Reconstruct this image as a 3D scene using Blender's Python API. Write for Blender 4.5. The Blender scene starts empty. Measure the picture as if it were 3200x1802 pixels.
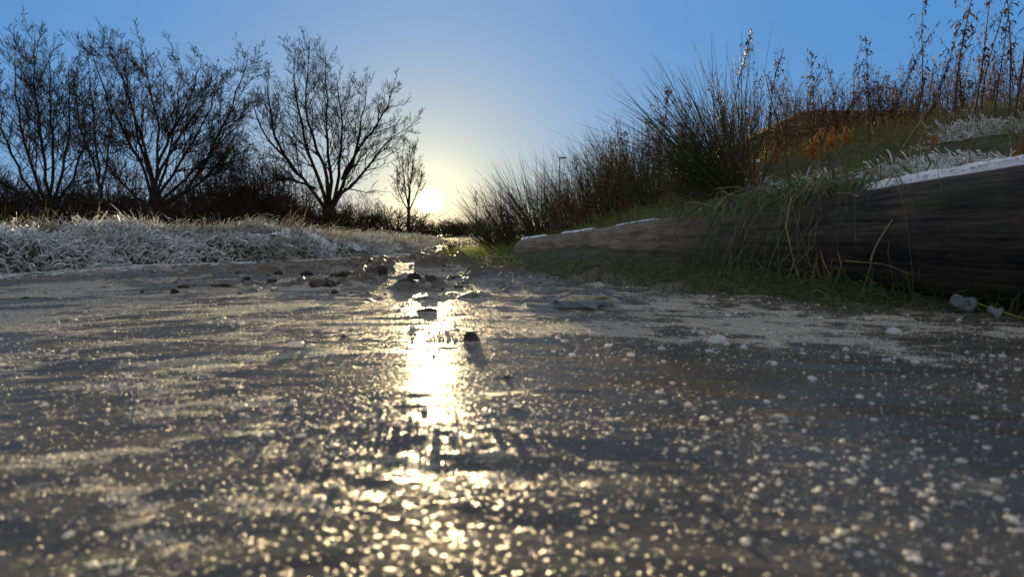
import bpy, math, random
import numpy as np
from math import radians, sin, cos, tan, pi, atan2, asin, sqrt

# ------------------------------------------------------------------ camera, sky, sun, exposure
C = bpy.context.scene.collection
SC = bpy.context.scene
F = 2133.0                      # focal length in photo pixels (3200 wide)
CH = 0.15                       # camera height above the ice
PITCH = math.atan((901 - 732) / F)

def ray(px, py):
    u, v = (px - 1600) / F, (901 - py) / F
    return np.array([u, cos(PITCH) + v * sin(PITCH), -sin(PITCH) + v * cos(PITCH)])

def at(px, py, Y):
    d = ray(px, py)
    return np.array([0, 0, CH]) + d * (Y / d[1])

cam = bpy.data.cameras.new('camera')
cam.sensor_width = 36.0
cam.lens = 36.0 * F / 3200
cam.clip_start = 0.01
cam.clip_end = 3000
cam.dof.use_dof = True
cam.dof.focus_distance = 4.0
cam.dof.aperture_fstop = 8.5
cam.dof.aperture_blades = 0
cam_o = bpy.data.objects.new('camera', cam)
C.objects.link(cam_o)
cam_o.location = (0, 0, CH)
cam_o.rotation_euler = (pi / 2 - PITCH, 0, 0)
SC.camera = cam_o

sd = ray(1340, 628)
sd = sd / np.linalg.norm(sd)
SUN_EL = asin(sd[2])
SUN_AZ = atan2(sd[0], sd[1])    # clockwise from +Y

world = bpy.data.worlds.new('World')
SC.world = world
world.use_nodes = True
nt = world.node_tree
nt.nodes.clear()
N = nt.nodes.new
L = nt.links.new
out = N('ShaderNodeOutputWorld')
bg = N('ShaderNodeBackground')
sky = N('ShaderNodeTexSky')
sky.sky_type = 'NISHITA'
sky.sun_disc = False
sky.sun_elevation = SUN_EL
sky.sun_rotation = SUN_AZ
sky.altitude = 50
sky.air_density = 1.0
sky.dust_density = 0.2
sky.ozone_density = 2.0
hsv = N('ShaderNodeHueSaturation')
hsv.inputs['Saturation'].default_value = 1.0
hsv.inputs['Value'].default_value = 1.0
L(sky.outputs[0], hsv.inputs['Color'])
tc = N('ShaderNodeTexCoord')
dot = N('ShaderNodeVectorMath'); dot.operation = 'DOT_PRODUCT'
dot.inputs[1].default_value = tuple(sd)
L(tc.outputs['Generated'], dot.inputs[0])

def wmath(op, a, b=None):
    m = N('ShaderNodeMath'); m.operation = op
    for i, v in enumerate((a, b)):
        if v is None: continue
        if isinstance(v, (int, float)): m.inputs[i].default_value = v
        else: L(v, m.inputs[i])
    return m.outputs[0]

def aureole(power, col, gain):
    p = wmath('POWER', wmath('MAXIMUM', dot.outputs['Value'], 0.0), power)
    m = N('ShaderNodeVectorMath'); m.operation = 'SCALE'
    m.inputs[0].default_value = col
    L(wmath('MULTIPLY', p, gain), m.inputs['Scale'])
    return m.outputs[0]

def vadd(a, b):
    m = N('ShaderNodeVectorMath'); m.operation = 'ADD'
    L(a, m.inputs[0]); L(b, m.inputs[1])
    return m.outputs[0]

SKY_STRENGTH = 0.076
# hand-set blue with a faint Nishita sky, plus the broad pale glow a clear frosty sky has round a low sun
ang = wmath('MULTIPLY', wmath('ARCCOSINE', wmath('MINIMUM', dot.outputs['Value'], 0.999999)), 180 / pi)
halo = wmath('POWER', 2.71828, wmath('MULTIPLY', ang, -1 / 8.5))
sep = N('ShaderNodeSeparateXYZ'); L(tc.outputs['Generated'], sep.inputs[0])
hz = wmath('POWER', 2.71828, wmath('MULTIPLY', wmath('MAXIMUM', sep.outputs[2], 0.0), -7.0))
def scaled(f, col):
    m = N('ShaderNodeVectorMath'); m.operation = 'SCALE'; m.inputs[0].default_value = col
    L(f, m.inputs['Scale']); return m.outputs[0]
nish = N('ShaderNodeVectorMath'); nish.operation = 'SCALE'; L(hsv.outputs[0], nish.inputs[0]); nish.inputs['Scale'].default_value = 0.06
blue = N('ShaderNodeCombineXYZ')
for k_, v_ in enumerate((0.125, 0.58, 1.46)): blue.inputs[k_].default_value = v_
acc = vadd(nish.outputs[0], blue.outputs[0])
acc = vadd(acc, scaled(halo, (2.05, 1.52, 0.02)))
acc = vadd(acc, scaled(hz, (0.22, 0.24, 0.04)))
acc = vadd(acc, aureole(600, (1.0, 0.93, 0.60), 0.75))
dsk = N('ShaderNodeMapRange'); dsk.interpolation_type = 'SMOOTHSTEP'
L(ang, dsk.inputs[0]); dsk.inputs[1].default_value = 1.15; dsk.inputs[2].default_value = 0.55; dsk.inputs[3].default_value = 0.0; dsk.inputs[4].default_value = 1.0
acc = vadd(acc, scaled(dsk.outputs[0], (14.0, 13.0, 10.5)))
# greyed, brightened sky overhead and behind the camera, added as ambient fill
mr = N('ShaderNodeMapRange'); mr.interpolation_type = 'SMOOTHSTEP'
L(sep.outputs[2], mr.inputs[0]); mr.inputs[1].default_value = 0.26; mr.inputs[2].default_value = 0.75; mr.inputs[3].default_value = 0.0; mr.inputs[4].default_value = 1.0
mr2 = N('ShaderNodeMapRange'); mr2.interpolation_type = 'SMOOTHSTEP'
L(dot.outputs['Value'], mr2.inputs[0]); mr2.inputs[1].default_value = 0.62; mr2.inputs[2].default_value = -0.3; mr2.inputs[3].default_value = 0.0; mr2.inputs[4].default_value = 1.0
dim = N('ShaderNodeMix'); dim.data_type = 'RGBA'
L(wmath('MAXIMUM', mr.outputs[0], mr2.outputs[0]), dim.inputs['Factor'])
L(acc, dim.inputs[6]); dim.inputs[7].default_value = (1.35, 1.42, 1.60, 1)
acc = dim.outputs[2]
L(acc, bg.inputs['Color'])
bg.inputs['Strength'].default_value = SKY_STRENGTH
L(bg.outputs[0], out.inputs['Surface'])

sun = bpy.data.lights.new('sun', 'SUN')
sun.energy = 4.5
sun.angle = radians(0.53)
sun.color = (1.0, 0.76, 0.40)
sun_o = bpy.data.objects.new('sun', sun)
C.objects.link(sun_o)
from mathutils import Vector, Matrix
sun_o.rotation_euler = Vector(tuple(sd)).to_track_quat('Z', 'Y').to_euler()
sun_o.location = (0, 0, 20)

SC.view_settings.view_transform = 'Standard'
SC.view_settings.look = 'None'
SC.view_settings.exposure = 2.4
SC.view_settings.gamma = 1.0
SC.view_settings.use_curve_mapping = False
SC.cycles.max_bounces = 6
SC.cycles.diffuse_bounces = 2
SC.cycles.glossy_bounces = 2
SC.cycles.transmission_bounces = 3
SC.cycles.transparent_max_bounces = 6
SC.cycles.sample_clamp_indirect = 4.0
SC.cycles.sample_clamp_direct = 5.0
SC.cycles.use_denoising = True
SC.cycles.denoising_prefilter = 'ACCURATE'

# ------------------------------------------------------------------ helpers
rng = np.random.default_rng(11)
random.seed(4)
UP = np.array([0, 0, 1.0])

def unit(v):
    return v / np.maximum(np.linalg.norm(v, axis=-1, keepdims=True), 1e-9)

_T = rng.random((256, 256))
def vnoise(x, y):
    xi, yi = np.floor(x).astype(int), np.floor(y).astype(int)
    fx, fy = x - xi, y - yi
    fx = fx * fx * fx * (fx * (fx * 6 - 15) + 10); fy = fy * fy * fy * (fy * (fy * 6 - 15) + 10)
    a, b = _T[xi & 255, yi & 255], _T[(xi + 1) & 255, yi & 255]
    c, d = _T[xi & 255, (yi + 1) & 255], _T[(xi + 1) & 255, (yi + 1) & 255]
    return (a * (1 - fx) + b * fx) * (1 - fy) + (c * (1 - fx) + d * fx) * fy
def fbm(x, y, o=4, gain=0.5):
    x = np.asarray(x, float); y = np.asarray(y, float)
    s, a, t = 0, 1.0, 0
    for i in range(o):
        s = s + a * vnoise(x * 2 ** i + 17.3 * i, y * 2 ** i + 9.1 * i); t += a; a *= gain
    return s / t - 0.5

def mesh_obj(name, V, Fc, mat, parent=None, smooth=True, cut=None):
    """V (n,3), Fc (m,4) or (m,3) or list of such arrays -> ONE linked mesh object."""
    V = np.asarray(V, np.float32)
    arrs = Fc if isinstance(Fc, list) else [Fc]
    arrs = [np.asarray(a, np.int32) for a in arrs if len(a)]
    me = bpy.data.meshes.new(name)
    me.vertices.add(len(V)); me.vertices.foreach_set('co', V.ravel())
    loops = np.concatenate([a.ravel() for a in arrs])
    tot = np.concatenate([np.full(len(a), a.shape[1], np.int32) for a in arrs])
    start = np.concatenate([[0], np.cumsum(tot)[:-1]]).astype(np.int32)
    me.loops.add(len(loops)); me.loops.foreach_set('vertex_index', loops)
    me.polygons.add(len(tot)); me.polygons.foreach_set('loop_start', start)
    try: me.polygons.foreach_set('loop_total', tot)
    except Exception: pass
    me.polygons.foreach_set('use_smooth', np.full(len(tot), bool(smooth)))
    mats = mat if isinstance(mat, (list, tuple)) else [mat]
    for m in mats: me.materials.append(m)
    if cut is not None: me.polygons.foreach_set('material_index', np.asarray(cut, np.int32))
    me.update(calc_edges=True); me.validate()
    o = bpy.data.objects.new(name, me); C.objects.link(o)
    if parent is not None: o.parent = parent
    return o

class MB:
    """collects strands, grids and solids; build() links them as one mesh"""
    def __init__(s): s.v = []; s.f4 = []; s.f3 = []; s.n = 0
    def add(s, V, F4=None, F3=None):
        V = np.asarray(V, float).reshape(-1, 3)
        s.v.append(V)
        if F4 is not None and len(F4): s.f4.append(np.asarray(F4, int) + s.n)
        if F3 is not None and len(F3): s.f3.append(np.asarray(F3, int) + s.n)
        s.n += len(V)
    def tubes(s, P, R, m=3):
        """P (n,k,3) strands, R (n,k) radii"""
        P = np.asarray(P, float); R = np.asarray(R, float)
        n, k, _ = P.shape
        if n == 0: return
        T = unit(np.gradient(P, axis=1))
        ref = np.where(np.abs(T[:, :1, 2:3]) > 0.9, np.array([1.0, 0, 0]), UP)
        A = unit(np.cross(T, ref)); B = np.cross(T, A)
        ang = np.arange(m) * 2 * pi / m
        ring = (A[:, :, None, :] * np.cos(ang)[None, None, :, None] + B[:, :, None, :] * np.sin(ang)[None, None, :, None])
        V = P[:, :, None, :] + ring * R[:, :, None, None]
        idx = np.arange(n * k * m).reshape(n, k, m)
        a = idx[:, :-1, :]; b = idx[:, 1:, :]
        Fq = np.stack([a, np.roll(a, -1, 2), np.roll(b, -1, 2), b], -1).reshape(-1, 4)
        s.add(V, Fq)
    def ribbons(s, P, W, side):
        """P (n,k,3), W (n,k) half widths, side (n,3) or (n,k,3)"""
        P = np.asarray(P, float); n, k, _ = P.shape
        if n == 0: return
        if side.ndim == 2: side = side[:, None, :]
        V = np.stack([P - side * W[:, :, None], P + side * W[:, :, None]], 2)
        idx = np.arange(n * k * 2).reshape(n, k, 2)
        Fq = np.stack([idx[:, :-1, 0], idx[:, :-1, 1], idx[:, 1:, 1], idx[:, 1:, 0]], -1).reshape(-1, 4)
        s.add(V, Fq)
    def box(s, lo, hi):
        (x0, y0, z0), (x1, y1, z1) = lo, hi
        V = [(x0,y0,z0),(x1,y0,z0),(x1,y1,z0),(x0,y1,z0),(x0,y0,z1),(x1,y0,z1),(x1,y1,z1),(x0,y1,z1)]
        s.add(V, [(0,3,2,1),(4,5,6,7),(0,1,5,4),(1,2,6,5),(2,3,7,6),(3,0,4,7)])
    def build(s, name, mat, parent=None, smooth=True):
        V = np.concatenate(s.v)
        fs = []
        if s.f4: fs.append(np.concatenate(s.f4))
        if s.f3: fs.append(np.concatenate(s.f3))
        return mesh_obj(name, V, fs, mat, parent, smooth)

def ico(sub=1):
    import bmesh
    bm = bmesh.new(); bmesh.ops.create_icosphere(bm, subdivisions=sub, radius=1.0)
    V = np.array([v.co[:] for v in bm.verts]); Fc = np.array([[v.index for v in f.verts] for f in bm.faces]); bm.free()
    return V, Fc
ICO1, ICO2, ICO3 = ico(1), ico(2), ico(3)

def tag(o, label=None, cat=None, group=None, kind=None):
    if label: o['label'] = label
    if cat: o['category'] = cat
    if group: o['group'] = group
    if kind: o['kind'] = kind
    return o
def empty(name, loc=(0, 0, 0), rz=0.0, sc=1.0):
    o = bpy.data.objects.new(name, None); C.objects.link(o)
    o.location = tuple(loc); o.rotation_euler = (0, 0, rz); o.scale = (sc, sc, sc)
    o.empty_display_size = 0.1
    return o
def copy_tree(src, loc, rz=0.0, sc=1.0, tilt=(0, 0)):
    c = src.copy(); C.objects.link(c)
    c.location = tuple(loc); c.rotation_euler = (tilt[0], tilt[1], rz)
    c.scale = (sc, sc, sc) if np.isscalar(sc) else tuple(sc)
    for ch in src.children:
        d = ch.copy(); C.objects.link(d); d.parent = c
    return c

# ------------------------------------------------------------------ materials
def new_mat(name):
    m = bpy.data.materials.new(name); m.use_nodes = True
    t = m.node_tree; t.nodes.clear()
    o = t.nodes.new('ShaderNodeOutputMaterial')
    return m, t, o
class G:
    def __init__(s, t): s.t = t
    def n(s, typ, **kw):
        x = s.t.nodes.new(typ)
        for k, v in kw.items(): setattr(x, k, v)
        return x
    def l(s, a, b): s.t.links.new(a, b)
    def val(s, x, sock):
        if isinstance(x, (int, float)): sock.default_value = x
        elif isinstance(x, tuple): sock.default_value = x if len(x) == len(sock.default_value) else x + (1.0,)
        else: s.l(x, sock)
    def math(s, op, a, b=0.0, c=None, clamp=False):
        m = s.n('ShaderNodeMath', operation=op, use_clamp=clamp)
        s.val(a, m.inputs[0]); s.val(b, m.inputs[1])
        if c is not None: s.val(c, m.inputs[2])
        return m.outputs[0]
    def noise(s, vec, scale, detail=3, rough=0.55, dist=0.0):
        x = s.n('ShaderNodeTexNoise'); x.inputs['Scale'].default_value = scale
        x.inputs['Detail'].default_value = detail; x.inputs['Roughness'].default_value = rough
        x.inputs['Distortion'].default_value = dist
        if vec is not None: s.l(vec, x.inputs['Vector'])
        return x.outputs['Fac']
    def ramp(s, f, a, b, lo=0.0, hi=1.0):
        x = s.n('ShaderNodeMapRange'); x.interpolation_type = 'SMOOTHSTEP'
        s.val(f, x.inputs[0]); s.val(a, x.inputs[1]); s.val(b, x.inputs[2]); s.val(lo, x.inputs[3]); s.val(hi, x.inputs[4])
        return x.outputs[0]
    def mix(s, f, a, b):
        x = s.n('ShaderNodeMix', data_type='RGBA')
        s.val(f, x.inputs['Factor']); s.val(a, x.inputs[6]); s.val(b, x.inputs[7])
        return x.outputs[2]
    def pos(s): return s.n('ShaderNodeNewGeometry').outputs['Position']
    def obj(s): return s.n('ShaderNodeTexCoord').outputs['Object']
    def scale(s, v, sc):
        m = s.n('ShaderNodeMapping'); m.inputs['Scale'].default_value = sc; s.l(v, m.inputs['Vector']); return m.outputs[0]
    def bump(s, h, strength, dist, normal=None):
        b = s.n('ShaderNodeBump'); b.inputs['Strength'].default_value = strength; b.inputs['Distance'].default_value = dist
        s.l(h, b.inputs['Height'])
        if normal is not None: s.l(normal, b.inputs['Normal'])
        return b.outputs[0]
    def shader_mix(s, f, a, b):
        m = s.n('ShaderNodeMixShader'); s.val(f, m.inputs[0]); s.l(a, m.inputs[1]); s.l(b, m.inputs[2]); return m.outputs[0]
    def pbsdf(s, col, rough=0.6, spec=0.5, normal=None):
        p = s.n('ShaderNodeBsdfPrincipled'); s.val(col, p.inputs['Base Color']); s.val(rough, p.inputs['Roughness'])
        p.inputs['Specular IOR Level'].default_value = spec
        if normal is not None: s.l(normal, p.inputs['Normal'])
        return p.outputs[0]

def leafy(name, c1, c2, trans=0.4, nscale=6.0, rough=0.55, spec=0.3, tcol=None):
    """thin plant matter: colour varies from place to place, some light comes through"""
    m, t, o = new_mat(name); g = G(t)
    f = g.ramp(g.noise(g.pos(), nscale, 3), 0.35, 0.65)
    col = g.mix(f, c1, c2)
    a = g.pbsdf(col, rough, spec)
    tr = g.n('ShaderNodeBsdfTranslucent'); g.val(tcol if tcol else col, tr.inputs['Color'])
    g.l(g.shader_mix(trans, a, tr.outputs[0]), o.inputs['Surface'])
    return m

M = {}
M['twig'] = leafy('bark', (0.045, 0.036, 0.030), (0.022, 0.019, 0.017), 0.0, 3.0, 0.95, 0.04)
M['bush'] = leafy('bush_twigs', (0.050, 0.034, 0.026), (0.022, 0.020, 0.016), 0.0, 2.0, 0.95, 0.04)
M['bushleaf'] = leafy('bush_leaves', (0.040, 0.045, 0.020), (0.050, 0.032, 0.018), 0.25, 3.0, 0.9, 0.05)
M['rush'] = leafy('rush_stem', (0.050, 0.070, 0.028), (0.075, 0.060, 0.032), 0.15, 9.0, 0.7, 0.12)
M['weedstem'] = leafy('dry_stem', (0.085, 0.050, 0.032), (0.050, 0.030, 0.022), 0.05, 10.0, 0.75, 0.15)
M['weedleaf'] = leafy('dry_leaf', (0.070, 0.042, 0.030), (0.034, 0.022, 0.018), 0.18, 14.0, 0.85, 0.08)
M['straw'] = leafy('straw', (0.36, 0.26, 0.13), (0.22, 0.15, 0.08), 0.35, 12.0, 0.5, 0.4)
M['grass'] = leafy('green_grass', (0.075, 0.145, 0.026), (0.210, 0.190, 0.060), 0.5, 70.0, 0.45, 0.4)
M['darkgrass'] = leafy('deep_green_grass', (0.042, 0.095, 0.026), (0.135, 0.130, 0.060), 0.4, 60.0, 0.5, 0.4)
M['brown'] = leafy('dead_grass', (0.20, 0.125, 0.060), (0.12, 0.075, 0.038), 0.4, 8.0, 0.5, 0.3)
M['bracken'] = leafy('bracken', (0.34, 0.145, 0.035), (0.22, 0.09, 0.025), 0.4, 25.0, 0.6, 0.2)

def frost_mat(name, a, b, trans=0.45, nscale=40.0, rough=0.45):
    m, t, o = new_mat(name); g = G(t)
    p = g.pos()
    f = g.ramp(g.noise(p, nscale, 4), 0.38, 0.62)
    col = g.mix(f, a, b)
    nrm = g.bump(g.noise(p, 900, 2), 0.6, 0.002)
    s = g.pbsdf(col, rough, 0.5, nrm)
    tr = g.n('ShaderNodeBsdfTranslucent'); g.val(col, tr.inputs['Color'])
    g.l(g.shader_mix(trans, s, tr.outputs[0]), o.inputs['Surface'])
    return m
M['frost'] = frost_mat('hoar_frost', (0.84, 0.86, 0.88), (0.55, 0.55, 0.50), 0.45)
M['frostgrass'] = frost_mat('frosted_grass', (0.72, 0.74, 0.74), (0.26, 0.25, 0.15), 0.45, 22.0)
M['frostleaf'] = frost_mat('frosted_leaf', (0.17, 0.21, 0.23), (0.10, 0.135, 0.14), 0.3, 50.0)
M['snow'] = frost_mat('frozen_snow', (0.80, 0.84, 0.90), (0.72, 0.76, 0.84), 0.25, 60.0, 0.5)
M['grain'] = frost_mat('ice_grain', (0.80, 0.80, 0.78), (0.66, 0.66, 0.64), 0.55, 300.0, 0.5)

def soil_mat(name, a, b, frost=0.0):
    m, t, o = new_mat(name); g = G(t)
    p = g.pos()
    n1 = g.noise(p, 5, 6, 0.65)
    col = g.mix(g.ramp(n1, 0.35, 0.65), a, b)
    if frost > 0:
        n2 = g.noise(p, 14, 5, 0.7)
        col = g.mix(g.math('MULTIPLY', g.ramp(n2, 0.5, 0.62), frost), col, (0.55, 0.57, 0.60))
    nrm = g.bump(g.noise(p, 60, 6, 0.7), 0.8, 0.02)
    g.l(g.pbsdf(col, 0.85, 0.2, nrm), o.inputs['Surface'])
    return m
M['soil'] = soil_mat('turf_soil', (0.050, 0.046, 0.026), (0.034, 0.040, 0.018), 0.08)
M['mud'] = soil_mat('frozen_mud', (0.055, 0.038, 0.026), (0.025, 0.019, 0.014), 0.12)

def ice_mat():
    m, t, o = new_mat('frozen_track'); g = G(t)
    p = g.pos()
    sx = g.n('ShaderNodeSeparateXYZ'); g.l(p, sx.inputs[0])
    X, Y = sx.outputs[0], sx.outputs[1]
    ax = g.math('SQRT', g.math('ADD', g.math('MULTIPLY', X, X), 0.05))
    v = g.math('ADD', Y, g.math('MULTIPLY', ax, 0.30))            # streaks bow round the puddle
    cv = g.n('ShaderNodeCombineXYZ'); g.val(g.math('MULTIPLY', X, 0.62), cv.inputs[0]); g.val(v, cv.inputs[1])
    st = cv.outputs[0]
    at_ = g.n('ShaderNodeAttribute', attribute_name='frost')
    fine = g.noise(st, 60.0, 4, 0.7)
    fr = g.ramp(g.math('ADD', at_.outputs['Fac'], g.math('MULTIPLY', g.math('SUBTRACT', fine, 0.5), 2.4)), 0.50, 0.92)
    far = g.ramp(g.math('ADD', Y, g.math('MULTIPLY', g.noise(p, 2.0, 4), 1.6)), 2.9, 4.6)   # dirt track beyond the ice
    sz = sx.outputs[2]
    mud = g.ramp(g.math('ADD', sz, g.math('MULTIPLY', g.math('SUBTRACT', g.noise(p, 40, 4, 0.7), 0.5), 0.02)), 0.010, 0.018)
    mud = g.math('MULTIPLY', mud, g.ramp(Y, 1.5, 2.0))
    speck = g.ramp(g.noise(p, 230, 2, 0.5), 0.60, 0.70)
    frost = g.math('MAXIMUM', fr, g.math('MULTIPLY', speck, 0.6))
    ice_col = g.mix(g.ramp(g.noise(p, 7, 4), 0.4, 0.65), (0.012, 0.012, 0.012), (0.046, 0.041, 0.034))
    dirt = g.mix(g.ramp(g.noise(p, 30, 5, 0.7), 0.42, 0.6), (0.050, 0.037, 0.026), (0.15, 0.125, 0.10))
    col = g.mix(frost, ice_col, (0.42, 0.385, 0.32))
    col = g.mix(far, col, dirt)
    col = g.mix(g.math('MULTIPLY', mud, 0.9), col, (0.050, 0.036, 0.025))
    rough = g.math('ADD', g.math('MULTIPLY', frost, 0.40), 0.12)
    rough = g.math('ADD', rough, g.math('MULTIPLY', g.math('MAXIMUM', far, mud), 0.35))
    # relief: slow ripples across the way, pebbled skin, frost crystals
    rp = g.noise(g.scale(st, (0.8, 1.0, 1.0)), 30.0, 3, 0.5)
    n1 = g.bump(rp, 0.30, 0.0045)
    peb = g.noise(p, 190.0, 2, 0.5)
    n2 = g.bump(peb, 0.40, 0.0011, n1)
    cry = g.noise(p, 620.0, 2, 0.6)
    n3 = g.bump(g.math('MULTIPLY', cry, g.math('ADD', g.math('MULTIPLY', frost, 1.0), 0.03)), 1.0, 0.0035, n2)
    pb = g.n('ShaderNodeBsdfPrincipled')
    g.l(col, pb.inputs['Base Color']); g.l(rough, pb.inputs['Roughness']); g.l(n3, pb.inputs['Normal'])
    pb.inputs['IOR'].default_value = 1.31; g.l(g.math('ADD', 0.20, g.math('MULTIPLY', frost, -0.14)), pb.inputs['Specular IOR Level'])
    film = g.n('ShaderNodeBsdfDiffuse'); g.l(g.mix(0.5, col, (0.228, 0.206, 0.168)), film.inputs['Color']); g.l(n3, film.inputs['Normal'])
    ff = g.math('ADD', g.ramp(X, -0.1, 0.7, 0.50, 0.30), g.math('MULTIPLY', frost, 0.30))
    g.l(g.shader_mix(ff, pb.outputs[0], film.outputs[0]), o.inputs['Surface'])
    return m
M['ice'] = ice_mat()

def log_mat():
    m, t, o = new_mat('weathered_log'); g = G(t)
    p = g.obj()
    st = g.scale(p, (2.2, 75.0, 75.0))
    n = g.math('ADD', g.math('MULTIPLY', g.noise(st, 1.0, 8, 0.78, 0.3), 0.6), g.math('MULTIPLY', g.noise(g.scale(p, (9, 22, 22)), 1.0, 6, 0.75), 0.4))
    n2 = g.noise(g.scale(p, (4, 14, 14)), 1.0, 4, 0.6)
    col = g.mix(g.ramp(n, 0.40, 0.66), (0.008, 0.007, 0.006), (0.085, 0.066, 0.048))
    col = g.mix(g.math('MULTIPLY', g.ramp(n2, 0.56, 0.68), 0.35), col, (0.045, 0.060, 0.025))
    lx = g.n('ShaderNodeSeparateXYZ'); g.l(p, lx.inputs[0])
    col = g.mix(g.ramp(lx.outputs[0], -0.6, 0.9), col, g.mix(g.ramp(n, 0.36, 0.66), (0.075, 0.060, 0.046), (0.30, 0.24, 0.18)))  # far end painted paler, standing in for sky light and glare on it
    nrm = g.bump(n, 1.0, 0.02)
    g.l(g.pbsdf(col, 0.8, 0.25, nrm), o.inputs['Surface'])
    return m
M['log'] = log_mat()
M['wood'] = soil_mat('brown_boards', (0.075, 0.045, 0.030), (0.045, 0.028, 0.02))
M['roof'] = soil_mat('brown_roof', (0.10, 0.065, 0.045), (0.065, 0.045, 0.035))
M['metal'] = leafy('grey_metal', (0.16, 0.16, 0.17), (0.12, 0.12, 0.13), 0.0, 4.0, 0.45, 0.5)

# ------------------------------------------------------------------ terrain
LEFT = np.array([(-2.0, -4), (-2.0, 0), (-1.9, 1.6), (-1.85, 2.46), (-1.80, 3.2), (-1.5, 3.55), (-1.16, 4.0), (-0.95, 4.7), (-0.97, 7.4), (-1.42, 13.9), (-3.5, 30), (-8, 60)])
RIGHT = np.array([(2.2, -4), (1.9, -0.6), (1.35, 0.55), (0.87, 1.19), (0.585, 1.47), (0.35, 1.85), (0.11, 2.3), (-0.10, 2.7), (-0.34, 3.5), (-0.42, 4.5), (-0.36, 5.0), (-0.1, 5.6), (0.5, 7.2), (0.9, 10), (0.6, 16), (-1.2, 30), (-5, 60)])

def sdist(poly, x, y, left):
    """distance outside the way (positive beyond the edge line)"""
    x = np.asarray(x, float); y = np.asarray(y, float)
    best = np.full(x.shape, 1e9); sg = np.ones(x.shape)
    for (x0, y0), (x1, y1) in zip(poly[:-1], poly[1:]):
        dx, dy = x1 - x0, y1 - y0
        t = np.clip(((x - x0) * dx + (y - y0) * dy) / (dx * dx + dy * dy), 0, 1)
        d = np.hypot(x - x0 - t * dx, y - y0 - t * dy)
        side = (x - x0) * dy - (y - y0) * dx          # >0 : right of the line
        upd = d < best - 1e-9
        best = np.where(upd, d, best); sg = np.where(upd, np.sign(side), sg)
    return best * (-sg if left else sg)

def terrain(x, y):
    x = np.asarray(x, float); y = np.asarray(y, float)
    dl = sdist(LEFT, x, y, True); dr = sdist(RIGHT, x, y, False)
    n = fbm(x * 1.7, y * 1.7, 4)
    hl = np.interp(dl, [-0.15, 0.0, 0.10, 0.25, 0.7, 1.6, 4, 9, 40], [-0.06, -0.005, 0.07, 0.14, 0.165, 0.15, 0.12, 0.05, 0.0])
    hl = hl * np.interp(y, [3, 6, 20], [1, 0.62, 0.35]) + np.where(dl > 0.05, (n * np.interp(dl, [0, 0.3, 3], [0, 0.16, 0.14]) + fbm(x * 0.9 + 3, y * 0.9 + 11, 2) * np.interp(dl, [0, 0.3, 3], [0, 0.10, 0.06])) * np.interp(y, [4, 8], [1, 0.5]), 0)
    hl = hl + np.where(dl > 0.08, 0.045, 0) * np.interp(x, [-2.7, -1.9], [1, 0]) * np.interp(dl, [0.08, 0.3], [0, 1])
    hr = np.interp(dr, [-0.15, 0.0, 0.15, 0.30, 0.42, 0.52, 0.65, 1.0, 1.5, 2.0, 3.0, 6.0, 14, 40], [-0.06, -0.005, 0.03, 0.06, 0.13, 0.23, 0.275, 0.36, 0.50, 0.64, 0.80, 0.88, 0.6, 0.1])
    hr = hr * (1 - (1 - np.interp(y, [1.8, 2.4, 3.2, 3.9, 5.2], [1.0, 0.88, 0.62, 0.42, 0.62])) * np.interp(dr, [0.6, 1.4], [1, 0]))
    hr = hr * np.interp(y, [3.0, 6, 12, 30], [1, 0.8, 0.45, 0.1]) + np.where(dr > 0.1, n * np.interp(dr, [0.1, 0.5, 1.0], [0, 0.02, 0.12]), 0)
    return np.where(dl > -0.15, np.maximum(hl, -0.06), np.where(dr > -0.15, np.maximum(hr, -0.06), -0.06))

def axis(dense_lo, dense_hi, step, lo, hi, grow=1.25):
    a = list(np.arange(dense_lo, dense_hi + 1e-6, step))
    s = step
    while a[-1] < hi: s *= grow; a.append(min(a[-1] + s, hi))
    s = step
    while a[0] > lo: s *= grow; a.insert(0, max(a[0] - s, lo))
    return np.array(a)
def grid(name, xs, ys, zf, mat):
    Xg, Yg = np.meshgrid(xs, ys)
    Z = zf(Xg, Yg)
    nx, ny = len(xs), len(ys)
    i = np.arange(nx * ny).reshape(ny, nx)
    Fq = np.stack([i[:-1, :-1], i[:-1, 1:], i[1:, 1:], i[1:, :-1]], -1).reshape(-1, 4)
    return mesh_obj(name, np.stack([Xg, Yg, Z], -1).reshape(-1, 3), Fq, mat)

ground = grid('ground', axis(-4.5, 5.0, 0.035, -900, 900), axis(-1.0, 9.0, 0.035, -60, 1500), terrain, M['soil'])
tag(ground, kind='structure')

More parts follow.
